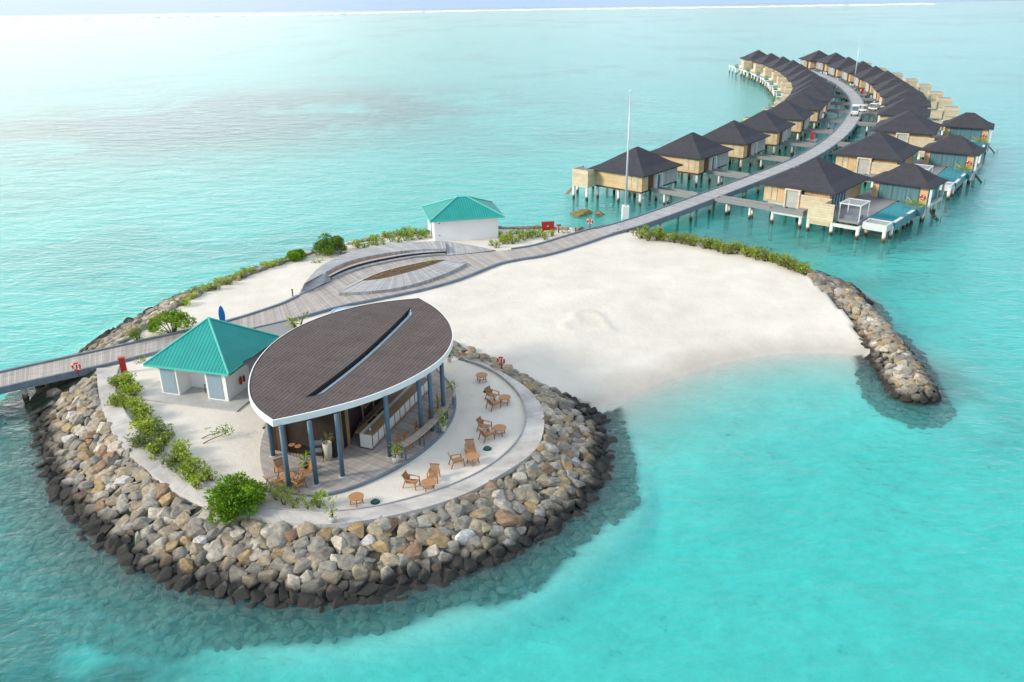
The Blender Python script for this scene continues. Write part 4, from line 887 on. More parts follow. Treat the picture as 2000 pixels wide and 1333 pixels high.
for i, px in enumerate([(339, 584), (360, 570), (372, 566), (385, 563), (423, 547), (433, 541), (463, 532), (480, 525), (511, 514)]):
    shrub('lime1', px, f'yellowish shrub rooted among the back revetment rocks, {ORD[i]} from the boardwalk', random.uniform(.55, .85), group='shrubs among the back rocks')
shrub('domemid', (645, 496), 'dense dark round bush beside the outer end of the curved bench', 1.55, z=1.7)
shrub('dome', (580, 507), 'small bright bush left of the dense round bush near the bench', .95, z=1.7)
shrub('dome', (574, 503), 'small bright bush behind its twin near the bench', .7, z=1.7)
shrub('creeper', (621, 512), 'low yellow-green creeper in front of the dense round bush', 1.0)
for i, (x, y) in enumerate([(410, 365), (462, 372), (490, 350), (520, 355), (560, 348), (600, 330), (640, 335), (680, 325), (720, 318), (770, 315), (800, 305), (600, 290), (560, 310), (650, 300), (720, 295), (780, 290), (510, 325), (690, 290)]):
    shrub(random.choice(('lime0', 'lime1', 'bright0')), (560 + x / 2.941, 360 + y / 2.941), f'leafy lime shrub between the bench and the white service hut, {ORD[i]} of that thicket', random.uniform(.65, .95), group='thicket left of the white service hut')
for i, (x, y) in enumerate([(1180, 355), (1200, 365), (1230, 325), (1245, 345), (1265, 330), (1300, 345), (1330, 330), (1360, 320), (1380, 312), (1400, 305), (1440, 305), (1480, 320), (1295, 315), (1520, 300), (1220, 300), (1340, 300)]):
    shrub(random.choice(('lime1', 'lime0', 'bright0')), (560 + x / 2.941, 360 + y / 2.941), f'leafy lime shrub right of the white service hut, {ORD[i]} of that row', random.uniform(.6, .9), group='shrubs right of the white service hut')
BANK = smooth_line(WL([(1248, 466), (1300, 472), (1350, 480), (1400, 489), (1450, 499), (1500, 511), (1540, 523), (1568, 537)]), 46)
for i, p in enumerate(BANK):
    q = p + rng.normal(0, .28, 2)
    shrub(random.choice(('low', 'low', 'low2', 'olive1')), (0, 0), f'scrubby shrub on the sand bank facing the pool villas, {ORD[i]} counted from the jetty', random.uniform(1.0, 1.4), group='scrub along the right sand bank', pos=q)
shrub('dome', (467, 990), 'big bright green round bush spilling over the front ring path', 1.6, z=1.75).scale = (1.66, 1.6, 1.3)
for i, (px, lab) in enumerate([((540, 975), 'wispy grey-green shrub touching the big round bush'), ((575, 992), 'wispy grey-green shrub in the middle of the front bed'), ((604, 996), 'wispy shrub right of the middle in the front bed'), ((556, 985), 'low wispy shrub between the bush and the front bed middle')]):
    shrub('wispy', px, lab, random.uniform(.75, 1.0), group='wispy shrubs in the front bed')
shrub('lime1', (622, 992), 'lime leafy shrub at the right end of the front bed', .8)
shrub('spiky', (270, 668), 'spiky dark shrub beside the boardwalk near the back rocks', 1.0)
for px, lab, s in (((275, 706), 'thin yellow creeper beside the red hose cabinet', .8), ((310, 716), 'thin yellow creeper before the left eave of the washroom', .45), ((1105, 455), 'low creeper patch by the red hydrant', .9), ((405, 837), 'tiny creeper left of the leaning shrub', .3)): shrub('creeper', px, lab, s)
for i in range(9):
    a = (i + .7) / 10; k = int(a * 39); p = PI1[k] * .5 + PI2[k] * .5 + rng.normal(0, .15, 2)
    shrub('seedling', (0, 0), f'{ORD[i]} seedling in the leaf-shaped planter from its left tip', random.uniform(.7, 1.1), z=2.45, group='seedlings in the leaf planter', pos=p)
# umbrella-shaped bush with bare stems
p = W(338, 652); t = thing('umbrella_bush', 'spreading umbrella-shaped bush on bare stems beside the boardwalk', 'bush', (p[0], p[1], 1.78))
cl = []
for _ in range(40):
    a = random.uniform(0, 2 * PI); q = 1.75 * math.sqrt(random.random()); cl.append(((q * math.cos(a), q * math.sin(a), 1.55 - .28 * q * q * .55 + random.uniform(-.12, .12)), random.uniform(.3, .45)))
for _ in range(8): cl.append(((-1.5 + random.uniform(-.35, .3), random.uniform(-.7, .4), random.uniform(.3, .9)), .35))
foliage_clumps(cl, GREENS['bright'] + GREENS['lime'][:1], 75, .18, .1).build('foliage', M['leaf'], t)
sm = MB()
for c, r in cl[:16]: sm.tube([(c[0] * .12, c[1] * .12, -.05), (c[0] * .5, c[1] * .5, c[2] * .6), c], [.05, .035, .015], 6)
sm.build('trunk', M['stem'], t)
# leaning sparse shrub
p = W(405, 858); t = thing('leaning_shrub', 'sparse shrub leaning over the sand on two bent stems', 'shrub', (p[0], p[1], 1.8))
cl = [((1.0 + random.uniform(-.5, .7), random.uniform(-.25, .45), .45 + random.uniform(-.1, .3)), .22) for _ in range(13)]
foliage_clumps(cl, GREENS['lime'] + GREENS['mid'], 26, .2, .08).build('foliage', M['leaf'], t)
sm = MB(); sm.tube([(-.4, .1, 0), (.1, .2, .22), (.6, .25, .3), (1.2, .2, .5)], [.035, .03, .025, .012], 6); sm.tube([(-.1, -.6, 0), (.3, -.4, .15), (.9, -.1, .3), (1.5, .1, .5)], [.035, .03, .025, .012], 6); sm.build('stem', M['stem'], t)
# potted plants
def potted(px, z, label, h=.5, r=.2, ph=.7, pal='lime', mt='pot', lw=(.22, .08), pr=.33, n=5):
    p = W(*px, z); t = thing('potted_plant', label, 'potted plant', (p[0], p[1], z))
    po = MB().lathe([(r * .72, 0), (r * .95, h * .5), (r, h), (r * .9, h), (r * .88, h - .06)], n=20).build('pot', M[mt], t, True)
    cl = [((random.uniform(-.6, .6) * pr, random.uniform(-.6, .6) * pr, h + .12 + ph * (k + .5) / n), pr * random.uniform(.6, .9)) for k in range(n)]
    foliage_clumps(cl, GREENS[pal], 38, *lw).build('foliage', M['leaf'], t); sm = MB()
    for c, q in cl: sm.tube([(0, 0, h - .08), (c[0] * .4, c[1] * .4, h + (c[2] - h) * .5), c], [.03, .02, .01], 5)
    sm.build('stem', M['stem'], t); return t
potted((773, 904), DZ, 'plant in a white pot at the near end of the curved ledge', .45, .22, .75)
potted((866, 843), DZ, 'plant in a white pot outside the middle of the curved ledge', .5, .22, .95)
potted((883, 778), DZ, 'plant in a white pot at the far end of the curved ledge', .5, .22, .75)
potted((878, 706), 1.85, 'potted plant on the path under the far right roof edge', .45, .2, .35)
potted((651, 1019), 1.95, 'thin potted plant in a grey pot on the front ring path', .36, .22, 1.0, pr=.26)
potted((600, 917), DZ, 'small broad-leaved plant in a dark pot between the blue posts', .4, .2, .45, 'bright', 'black', (.34, .12), .26, 3)
potted((642, 898), DZ, 'spiky plant in a tall beige planter by the bar wall', 1.25, .3, .3, 'olive', 'beige_pot', (.4, .05), .25, 3)
p = W(583, 641); shrub('seedling', (583, 643), 'yellow-green clumping plant beside the boardwalk spur', 3.2, z=1.8)

# ------------------------------------------------------------------ washroom and service hut
def hip_roof(t, hx, hy, ez, az, ridge=0.0):
    cor = [(-hx, -hy, ez), (hx, -hy, ez), (hx, hy, ez), (-hx, hy, ez)]; tops = [(-ridge, 0, az), (ridge, 0, az)] if ridge else [(0, 0, az)]
    faces = []
    if ridge: faces = [[cor[0], cor[1], tops[1], tops[0]], [cor[1], cor[2], tops[1]], [cor[2], cor[3], tops[0], tops[1]], [cor[3], cor[0], tops[0]]]
    else: faces = [[cor[i], cor[(i + 1) % 4], tops[0]] for i in range(4)]
    b = MB()
    for k, f in enumerate(faces):
        uv = [((p[0] if k % 2 == 0 else p[1]), p[2]) for p in f]; b.add(f, [tuple(range(len(f)))], [uv])
    b.build('roof', M['teal'], t)
    b = MB(); 
    for i in range(4):
        tp = tops[0] if not ridge else (tops[0] if i in (0, 3) else tops[1]); b.tube([Vector(cor[i]) + Vector((0, 0, .02)), Vector(tp) + Vector((0, 0, .03))], .075, 6)
    if ridge: b.tube([tops[0], tops[1]], .075, 6)
    b.build('ridge_cap', M['teal_trim'], t)
    b = MB()
    for (x0, x1, y0, y1) in ((-hx, hx, -hy - .03, -hy), (-hx, hx, hy, hy + .03), (-hx - .03, -hx, -hy, hy), (hx, hx + .03, -hy, hy)): b.span(x0, x1, y0, y1, ez - .14, ez + .02)
    b.build('eave_trim', M['teal_trim'], t)
    b = MB(); b.span(-hx + .01, hx - .01, -hy + .01, hy - .01, ez - .12, ez - .06); b.build('soffit', M['white'], t)
A_, B_, C_ = W(277, 712, 4.35), W(442, 731, 4.35), W(548, 658, 4.35)
cw = (A_ + C_) / 2; e1 = (B_ - A_) / np.linalg.norm(B_ - A_); rw = math.atan2(e1[1], e1[0])
ws = thing('washroom', 'small white washroom with a teal pyramid metal roof', 'washroom', (cw[0], cw[1], 1.9), rw)
hip_roof(ws, 3.53, 3.57, 2.45, 5.05)
b = MB(); x0, x1, y0, y1 = -2.7, 2.9, -3.15, 3.0; H = 2.33
b.span(x0, x1, y0 + 1.5, y1, 0, H); b.span(x0, -1.2, y0, y0 + 1.5, 0, H); b.span(1.2, x1, y0, y0 + 1.5, 0, H); b.build('wall', M['white'], ws)
for xa, xb in ((-2.55, -1.35), (1.36, 2.56)):
    o = MB().span(xa, xb, y0 - .03, y0 - .002, .12, 2.15).build('door', M['door_grey'], ws); MB().span(xa + .95, xa + 1.08, y0 - .07, y0 - .032, 1.0, 1.04).build('handle', M['steel'], o)
MB().span(2.902, 2.93, -.1, .9, .1, 2.1).build('door', M['door_grey'], ws)
MB().span(3.5, 3.56, -3.5, 3.5, 2.28, 2.42).build('side_gutter', M['green_trim'], ws)
b = MB(); b.span(-.15, .45, y0 + 1.46, y0 + 1.498, 2.0, 2.2); b.build('wall_light', M['black'], ws)
sb = MB(); sb.span(-4.3, 4.3, -4.35, 3.6, -.35, -.02); o = sb.build('washroom_slab', M['slab']); o.location = (cw[0], cw[1], 1.9 + .03); o.rotation_euler = (0, 0, rw); tag(o, 'grey cement apron round the washroom', kind='structure')
R2 = Matrix.Rotation(rw, 3, 'Z')
def loc_ws(x, y, z): v = R2 @ Vector((x, y, 0)); return (cw[0] + v.x, cw[1] + v.y, z)
for y_, s_, lab in ((-1.55, 1.0, 'larger red fire extinguisher on the washroom side wall'), (-1.1, .85, 'smaller red fire extinguisher nearer the washroom side door')):
    t = thing('fire_extinguisher', lab, 'fire extinguisher', loc_ws(3.02, y_, 2.55), rw); t.scale = (s_,) * 3
    MB().lathe([(.08, 0), (.1, .05), (.1, .45), (.05, .55)], n=14).build('cylinder', M['red'], t, True); MB().tube([(0, 0, .54), (.02, 0, .66), (.09, 0, .62), (.12, 0, .3)], .02, 6).build('hose', M['black'], t)
t = None
q = loc_ws(.75, y0 + .95, 1.94); tt_ = thing('grey_armchair', 'grey armchair in the washroom recess between the two doors', 'chair', q, rw + PI / 2)
MB().box((0, 0, .5), (.5, .48, .05)).build('seat', M['beam'], tt_); MB().box((0, -.24, .85), (.5, .03, .34)).build('backrest', M['beam'], tt_)
for x in (-.25, .25):
    for y in (-.23, .23): MB().bar((x, y, 0), (x, y, .72), .035).build('leg', M['black'], tt_)
    MB().bar((x, -.25, .73), (x, .25, .73), .04, .03).build('armrest', M['black'], tt_)
# link roof between washroom and bar
a_, b_2 = loc_ws(2.5, 1.2, 0), tuple(LFT[26] * .95 + lc_ * .05); lk = MB(); lk.bar((a_[0], a_[1], 4.1), (b_2[0], b_2[1], 4.9), 2.6, .08)
tag(lk.build('link_canopy', M['villa_roof']), 'dark flat canopy linking washroom and bar roofs', 'canopy')
E_ = WL([(825, 403.5), (839.5, 433.8), (985, 423.6), (961, 395.7)], 4.5); ch = E_.mean(0); e1 = (E_[2] - E_[1]) / np.linalg.norm(E_[2] - E_[1]); rh = math.atan2(e1[1], e1[0])
hut = thing('service_hut', 'plain white service hut with a teal hip roof behind the curved bench', 'hut', (ch[0], ch[1], 1.8), rh)
hip_roof(hut, 4.4, 3.6, 2.72, 4.5, .55)
MB().span(-3.85, 3.75, -2.95, 2.95, -.2, 2.6).build('wall', M['white'], hut)
for z_ in (.75, 2.2): MB().span(-3.3, -3.18, -2.99, -2.952, z_, z_ + .1).build('wall_vent', M['dark'], hut)
MB().span(-3.87, -3.851, -1.2, .2, -.1, 2.1).build('door', M['door_grey'], hut)

# ------------------------------------------------------------------ small island things
def buoy(loc, rz, label, r=.36, post=1.0, sign=False):
    t = thing('lifebuoy_stand' if post else 'lifebuoy', label, 'lifebuoy', loc, rz)
    h = post + .15 if post else 0
    if post: MB().box((0, .05, post / 2 + .1), (.09, .05, post + .3)).build('post', M['brown'], t)
    ring = MB().tube([(r * .78 * math.cos(2 * PI * k / 28), -.03, h + r * .78 * math.sin(2 * PI * k / 28)) for k in range(28)], r * .24, 8, closed=True).build('ring', M['buoy'], t, True)
    b = MB()
    for k in range(4):
        a = PI / 4 + k * PI / 2
        b.tube([(r * .78 * math.cos(a + q), -.03, h + r * .78 * math.sin(a + q)) for q in (-.13, 0, .13)], r * .26, 8)
    b.build('band', M['white_trim'], ring)
    if not post: MB().lathe([(.1, 0), (.1, .01)], n=12).build('hub', M['blue'], t)
    return t
p = W(153, 733, 1.9); buoy((p[0], p[1], 1.75), .1, 'red and white lifebuoy on a short post at the boardwalk edge', .36, .75)
p = W(979, 718, 1.6); buoy((p[0], p[1], 1.5), -.4, 'red and white lifebuoy above the rocks by the beach', .36, .55)
p = W(1152, 446, 1.6); buoy((p[0], p[1], 1.5), -.3, 'red and white lifebuoy by the shore end of the jetty', .4, .8)
p = W(243, 728); t = thing('hose_cabinet', 'red upright fire hose cabinet beside the boardwalk', 'cabinet', (p[0], p[1], 1.8), .35)
o = MB().span(-.22, .22, -.16, .16, .05, 1.25).build('cabinet', M['red'], t); MB().span(-.18, .18, -.175, -.162, .15, 1.15).build('door', M['red'], o); MB().span(-.25, .25, -.2, .2, 1.25, 1.31).build('lid', M['red'], t); MB().span(-.2, .2, -.14, .14, 0, .05).build('plinth', M['slab'], t)
p = W(1070, 460); t = thing('red_sign', 'red board on two legs near the jetty head', 'sign', (p[0], p[1], 1.75), .1)
MB().span(-.75, .75, -.04, .04, .65, 1.75).build('board', M['red'], t); MB().span(-.12, .12, -.05, -.042, 1.15, 1.22).build('mark', M['white_trim'], t)
for x in (-.62, .62): MB().span(x - .05, x + .05, -.03, .05, 0, .645).build('leg', M['brown'], t)
p = W(1091, 455); t = thing('hydrant', 'small red hydrant post right of the red board', 'hydrant', (p[0], p[1], 1.78))
MB().tube([(0, 0, 0), (0, 0, .95)], .09, 10).build('pipe', M['red'], t, True); MB().tube([(-.3, 0, .98), (.3, 0, .98)], .1, 10).build('head', M['red'], t, True)
for px, lab in (((572, 579), 'thin dark bollard light beside the curved bench tip'), ((1124, 457), 'thin dark bollard light by the jetty head')):
    p = W(*px); t = thing('bollard_light', lab, 'bollard', (p[0], p[1], 1.8)); MB().tube([(0, 0, 0), (0, 0, .62)], .06, 10).build('post', M['black'], t, True); MB().lathe([(.08, .62), (.08, .72), (.03, .75)], n=12).build('cap', M['black'], t)
p = W(437, 640); t = thing('paddle_board', 'blue paddle board standing upright behind the teal roof', 'paddle board', (p[0], p[1], 2.0), .3)
b = MB(); pts = [(.27 * math.sin(PI * k / 12) ** .6 * (1 if k else 0), 1.9 * k / 12) for k in range(13)]
b.add([(x, y, z) for y in (-.05, .05) for x, z in ([(q[0], q[1]) for q in pts] + [(-q[0], q[1]) for q in pts[::-1][1:-1]])], [tuple(range(24)), tuple(range(24, 48))[::-1]] + [(i, 24 + i, 24 + (i + 1) % 24, (i + 1) % 24) for i in range(24)])
b.build('board', M['blue'], t); MB().span(-.03, .03, -.3, -.05, .3, .32).build('fin', M['black'], t)
# flagpoles
for px, z0, h, lab in (((1221, 424), 0.2, 16.6, 'tall white flagpole on a square concrete base in the water beside the jetty'), ((1666.5, 174), .6, 14.2, 'thin far mast rising among the far villas beside the jetty')):
    p = W(*px, z0); t = thing('flagpole', lab, 'flagpole', (p[0], p[1], 0))
    o = MB().span(-.45, .45, -.45, .45, -2.2, 1.75).build('pole_base', M['white_trim'], t)
    MB().tube([(0, 0, 1.7), (0, 0, h * .5), (0, 0, h)], [.17, .12, .05], 10).build('pole', M['steel'], t, True)
    MB().lathe([(.03, h), (.14, h + .1), (.1, h + .22)], n=10).build('finial', M['white_trim'], t, True)
# seaweed mound in the water
p = W(1137, 415, 0.1); V, Fc = SHAPES[0]; b = MB(); 
for k in range(9):
    V, Fc = random.choice(SHAPES); s_ = random.uniform(.5, 1.0); b.add(V * np.array([s_, s_, s_ * .6]) + np.array([p[0] + random.gauss(0, .7), p[1] + random.gauss(0, .6), -.1]), Fc, col=(.20, .14, .05))
tag(b.build('coral_mound', mat('weedy coral rock', (.20, .15, .055), .9, .5, 3, bump=.6)), 'brown weedy rock mound breaking the water beside the flagpole', 'rock')

# ------------------------------------------------------------------ villas
def bell_roof(t, cx, cy, hx, hy, ez, az, rx=0.0, ry=.35, name='roof', kick=True):
    b = MB(); rings = [(hx * .97, hy * .97, ez - .16), (hx, hy, ez - .14), (hx, hy, ez), (hx * .74, hy * .74, ez + (az - ez) * (.205 if kick else .26)), (max(rx, .02), max(ry, .02), az)]
    vs = [(cx + sx * a, cy + sy * c_, z) for a, c_, z in rings for sx, sy in ((-1, -1), (1, -1), (1, 1), (-1, 1))]
    fs = [(i * 4 + j, i * 4 + (j + 1) % 4, (i + 1) * 4 + (j + 1) % 4, (i + 1) * 4 + j) for i in range(len(rings) - 1) for j in range(4)] + [(3, 2, 1, 0), (16, 17, 18, 19)]
    b.add(vs, fs); return b.build(name, M['villa_roof'], t)
def pile(t, x, y, top, r=.2):
    MB().tube([(x, y, -2.5), (x, y, top)], r, 8).build('pile', M['pile'], t, True)
def make_villa(m, bx=(-6.6, -3.75), by=(-6.8, -4.0)):
    """x runs to the jetty, the camera side is y*m < 0"""
    t = thing('stilt_villa', 'x', 'villa'); hx, hy = 4.15, 4.75
    def S(x0, x1, y0, y1, z0, z1): return MB().span(x0, x1, m * y0, m * y1, z0, z1)
    S(-hx, hx, -hy, hy, 2.12, 4.5).build('wall', M['villa_wall'], t)
    S(hx + .003, hx + .06, -.7, hy - .02, 2.14, 4.48).build('front_boarding', M['villa_front'], t)
    S(-hx + .1, hx - .1, -hy + .1, hy - .1, 1.85, 2.115).build('floor_beam', M['brown'], t)
    bell_roof(t, 0, 0, 4.8, 5.35, 4.5, 7.35)
    S(hx + .003, hx + .08, -3.1, -1.9, 2.14, 4.4).build('door', M['brown'], t)
    wd = MB()
    for y in (-1.5, -.05): wd.span(hx + .065, hx + .5, m * y - .06, m * y + .06, 2.14, 4.1)
    wd.span(hx + .065, hx + .5, m * -.775 - .66, m * -.775 + .66, 4.1, 4.2); wd.build('porch_frame', M['white_trim'], t)
    S(hx + .065, hx + .1, -1.4, -.2, 2.2, 4.05).build('window', M['glass'], t)
    b = MB()
    for x in (1.6, 2.7): b.span(x, x + .75, m * (-hy - .05), m * (-hy - .003), 2.5, 4.2)
    b.build('shutter', M['screen'], t)
    # outdoor shower enclosure at the sea end
    X0, X1, Y0, Y1 = *bx, *by
    b = S(X0, X1, Y0, Y0 + .08, 1.95, 4.45); b.span(X0, X0 + .08, m * (Y0 + .09), m * Y1, 1.95, 4.45); b.span(X1 - .08, X1, m * (Y0 + .09), m * (Y1 if X1 < -hx - .1 else -hy - .06), 1.95, 4.45); b.build('shower_screen', M['screen'], t)
    S(X0 + .3, X1 - .25, Y0 + .3, Y0 + 1.9, 4.35, 4.42).build('shower_roof', M['beam'], t)
    if m < 0: S(X1 + .05, -hx - .3, -4.5, -4.4, 2.11, 3.8).build('shower_screen', M['screen'], t); S(X0, X1, Y0, Y1, 1.85, 2.0).build('shower_floor', M['white_trim'], t)
    YB = (Y0 + Y1) / 2 - .2
    S(-8.4, -hx - .02, -3.9, hy, 1.85, 2.1).build('sea_deck', M['white_trim'], t)
    S(-8.3, -5.2, 1.6, 4.4, 2.105, 2.13).build('plunge_pool', M['pool'], t)
    b = MB(); 
    for s in (-.35, .35): b.bar((X0 - .05, m * (YB + s), 2.0), (X0 - 2.0, m * (YB + s), .1), .08, .18)
    for k in range(6): b.box((X0 - .3 - k * .3, m * YB, 1.7 - k * .29), (.24, .7, .05))
    b.build('stairs', M['counter_top'], t)
    for x in (-3.7, 0, 3.7):
        for y in (-4.3, 0, 4.3): pile(t, x, m * y, 1.85)
    for x, y in ((X0 + .2, Y0 + .2), (X1 - .25, Y0 + .2), (-8.0, -3.5), (-8.0, .5), (-8.0, 4.4)): pile(t, x, m * y, 1.85)
    pb = S(-8.3, -7.3, -3.8, -2.0, 2.105, 2.45).build('planter', M['pool_tile'], t)
    fo = foliage_clumps([((-7.8, m * y, 2.75), .42) for y in (-3.5, -2.9, -2.3)], GREENS['bright'] + GREENS['yellow'], 18, .35, .14); fo.build('foliage', M['leaf'], pb)
    w = MB(); w.ribbon(np.array([[0, -.75], [1, -.75]]), np.array([[0, .75], [1, .75]]), 2.06, 2.0, ); w.span(0, 1, -.74, .74, 1.8, 1.99)
    wk = w.build('walkway', M['deck_cool'], t); wk.location = (hx + .1, m * -1.6, 0)
    for s in (-.78, .78): e_ = MB().span(0, 1, s - .07, s + .07, 1.75, 2.32).build('edge_beam', M['deck_cool'], wk)
    for s in (-.5, .5): pile(t, hx + 2.2, m * -1.6 + s, 1.78, .17)
    return t, wk
LAX = [(1244, 287), (1352, 259), (1433, 235.5), (1492, 215.5), (1536, 196), (1567, 180), (1584, 165.5), (1590, 154), (1588, 143.5), (1577, 134), (1565, 125.5), (1550, 117.5), (1530, 110.5), (1507, 104), (1482, 98)]
RAX = [(1771, 191), (1775, 174.5), (1766, 160), (1752, 150), (1734, 138), (1711, 129), (1686, 119.5), (1658, 111.5), (1633, 103), (1600, 98.5)]
AZ_ = 7.35
def villa_row(pts, m, row, base, **kw):
    proto, wk = make_villa(m, **kw); pr_kids = {}
    def walk(o):
        ks = [c for c in ALLK.get(o.name, [])]; return ks
    ALLK = {}
    for o in bpy.data.objects:
        if o.parent: ALLK.setdefault(o.parent.name, []).append(o)
    C = [W(x, y, AZ_) for x, y in pts]
    for i, c in enumerate(C):
        jp, tg, dj = jetty_at(c)
        nrm = np.array([tg[1], -tg[0]]); 
        if np.dot(jp - c, nrm) < 0: nrm = -nrm
        rz = math.atan2(nrm[1], nrm[0]); dj = abs(np.dot(jp - c, nrm)); Lw = max(1.2, dj - 4.25 - 1.55)
        if i == 0: o = proto; w_ = wk
        else:
            o = dup(proto, None, walk); w_ = [k for k in o.children if k.name.startswith('walkway')][0] if False else None
            for k in bpy.data.objects:
                if k.parent == o and k.name.startswith('walkway'): w_ = k
        o.location = (c[0], c[1], 0); o.rotation_euler = (0, 0, rz); w_.scale = (Lw, 1, 1)
        o['label'] = f'{ORD[i + base]} stilt villa from the island in the {row}'; o['group'] = f'dark-roofed stilt villas of the {row}'
villa_row(LAX, 1, 'row left of the jetty', 0)
villa_row(RAX, -1, 'single-roofed row right of the jetty', 0, bx=(-10.2, -7.2), by=(-4.2, -1.2))

def make_pool_villa():
    """x runs away from the jetty, the camera side is y < 0"""
    t = thing('pool_villa', 'x', 'villa'); S = lambda *a: MB().span(*a)
    S(-4.75, 4.2, -5.6, 5.6, 2.12, 4.5).build('wall', M['villa_wall_v'], t)
    bell_roof(t, -.2, 0, 5.35, 6.3, 4.5, 7.5, ry=.6)
    S(-4.1, 4.1, -5.5, 5.5, 1.8, 2.115).build('floor_beam', M['villa_white'], t)
    b = MB()
    for x in (-4.3, -3.5): b.span(x, x + .6, -5.66, -5.603, 2.4, 4.2)
    b.build('shutter', M['screen'], t)
    S(-.6, .8, -5.64, -5.603, 3.5, 4.45).build('window', M['black'], t)
    S(4.203, 4.25, -5.3, -.2, 2.2, 4.3).build('glass_door', M['glass'], t)
    b = MB()
    for y in (-5.3, -4.3, -3.3, -2.3, -1.2, -.2): b.span(4.252, 4.32, y - .06, y + .06, 2.15, 4.4)
    b.build('door_frame', M['villa_white'], t)
    # entrance portal and screen walls on the approach side
    g = MB(); g.span(-1.2, -.95, -7.3, -6.9, 2.1, 4.35); g.span(.65, .9, -7.3, -6.9, 2.1, 4.35); g.span(-1.2, .9, -7.3, -6.9, 4.351, 4.5); g.build('portal_frame', M['screen'], t)
    o = S(-.94, .64, -7.15, -7.08, 2.15, 4.34).build('door', M['villa_front'], t)
    S(.91, 5.0, -7.15, -7.05, 1.5, 4.0).build('screen_wall', M['screen'], t)
    S(3.0, 6.3, -9.4, -9.3, 1.1, 3.9).build('screen_wall', M['screen'], t)
    S(4.95, 5.0, -9.29, -7.16, 2.0, 3.9).build('screen_wall', M['screen'], t)
    # entrance platform and walkway
    b = MB(); b.span(-2.2, 2.3, -9.0, -7.4, 1.75, 2.05); b.build('entry_platform', M['deck_cool'], t)
    S(-2.0, 2.2, -8.9, -7.5, 1.45, 1.748).build('platform_beam', M['villa_white'], t)
    S(1.2, 2.25, -8.95, -7.45, 2.05, 2.38).build('entry_bench', M['deck_cool'], t)
    wk = MB().span(0, 1, -.8, .8, 1.8, 2.03).build('walkway', M['deck_cool'], t); wk.location = (-2.2, -8.0, 0)
    for s in (-.83, .83): MB().span(0, 1, s - .07, s + .07, 1.75, 2.3).build('edge_beam', M['deck_cool'], wk)
    # deck, pergola, pool
    S(4.25, 9.3, -8.8, 9.5, 1.78, 2.06).build('sun_deck', M['deck_cool'], t)
    b = S(6.35, 9.6, -9.35, -9.15, 1.2, 1.62); b.span(9.35, 9.6, -9.14, -6.6, 1.2, 1.62); b.build('edge_girder', M['villa_white'], t)
    b = MB()
    for x in (6.7, 9.2):
        for y in (-8.6, -5.6): b.span(x - .06, x + .06, y - .06, y + .06, 2.06, 4.0)
    b.span(6.6, 9.3, -8.7, -8.58, 4.0, 4.12); b.span(6.6, 9.3, -5.62, -5.5, 4.0, 4.12); b.span(6.6, 6.72, -8.57, -5.63, 4.0, 4.12); b.span(9.18, 9.3, -8.57, -5.63, 4.0, 4.12)
    for k in range(9): b.span(6.85 + k * .27, 6.93 + k * .27, -8.57, -5.63, 4.02, 4.09)
    b.build('pergola', M['villa_white'], t)
    S(7.0, 8.9, -8.1, -6.3, 2.065, 2.5).build('day_bed', M['beam'], t)
    S(9.35, 12.5, -6.2, 4.4, 1.95, 2.0).build('pool_water', M['pool'], t)
    b = S(12.5, 12.8, -6.2, 4.7, 1.0, 2.06); b.span(9.31, 12.49, 4.41, 4.6, 1.0, 2.06); b.build('pool_wall', M['pool_tile'], t)
    b = S(12.45, 12.85, -6.2, -3.2, 2.065, 2.14); b.span(12.45, 12.85, -.8, 1.2, 2.065, 2.14); b.build('pool_coping', M['villa_white'], t)
    b = S(9.7, 12.6, -8.6, -8.4, 1.3, 2.15); b.span(9.7, 12.6, -6.4, -6.2, 1.3, 2.15); b.span(9.7, 9.9, -8.39, -6.41, 1.3, 2.15); b.span(12.4, 12.6, -8.39, -6.41, 1.3, 2.15); b.build('balancing_tank', M['villa_white'], t)
    S(9.9, 12.4, -8.4, -6.4, 1.8, 2.05).build('tank_water', M['villa_front'], t)
    pb = S(11.2, 13.2, 2.2, 4.3, 1.2, 2.3).build('planter', M['pool_tile'], t)
    foliage_clumps([((11.3 + .4 * k, 3.0 + .3 * (k % 2), 2.55), .42) for k in range(5)], GREENS['yellow'] + GREENS['lime'], 45, .3, .06).build('foliage', M['leaf'], pb)
    # second pavilion: bedroom behind the pool
    cx, cy = 9.4, 7.9
    S(cx - 3.55, cx + 3.55, cy - 2.6, cy + 2.6, 2.1, 4.45).build('wall', M['villa_wall'], t)
    bell_roof(t, cx, cy, 4.3, 3.3, 4.45, 6.65, rx=.7, ry=.02)
    o = S(cx - 2.7, cx + 2.5, cy - 2.66, cy - 2.603, 2.15, 4.3).build('glass_door', M['curtain_glass'], t)
    b = MB()
    for x in (-2.7, -.95, .8, 2.46): b.span(cx + x, cx + x + .05, cy - 2.7, cy - 2.662, 2.15, 4.3)
    b.build('door_frame', M['glass'], o)
    S(cx + 3.553, cx + 3.6, cy - 2.3, cy + 2.2, 2.2, 4.2).build('window', M['glass'], t)
    b = MB(); b.bar((cx + 4.0, cy - 2.9, .5), (cx + 4.0, cy - 2.9, 4.4), .28); b.bar((cx + 4.0, cy + 2.6, .5), (cx + 4.0, cy + 2.6, 4.4), .28); b.bar((cx + 4.0, cy - 2.9, 2.0), (cx + 4.0, cy + 2.6, 2.0), .28); b.build('side_frame', M['villa_white'], t)
    b = MB(); b.tube([(cx + 1.2, 4.75, 2.06), (cx + 1.2, 4.75, 2.9), (cx + 1.9, 4.4, 2.5), (cx + 2.2, 4.3, 2.06)], .03, 6); b.build('pool_rail', M['steel'], t)
    b = MB()
    for s in (-.35, .35): b.bar((13.0, 6.0 + s, 1.6), (14.6, 6.0 + s, .0), .06, .12)
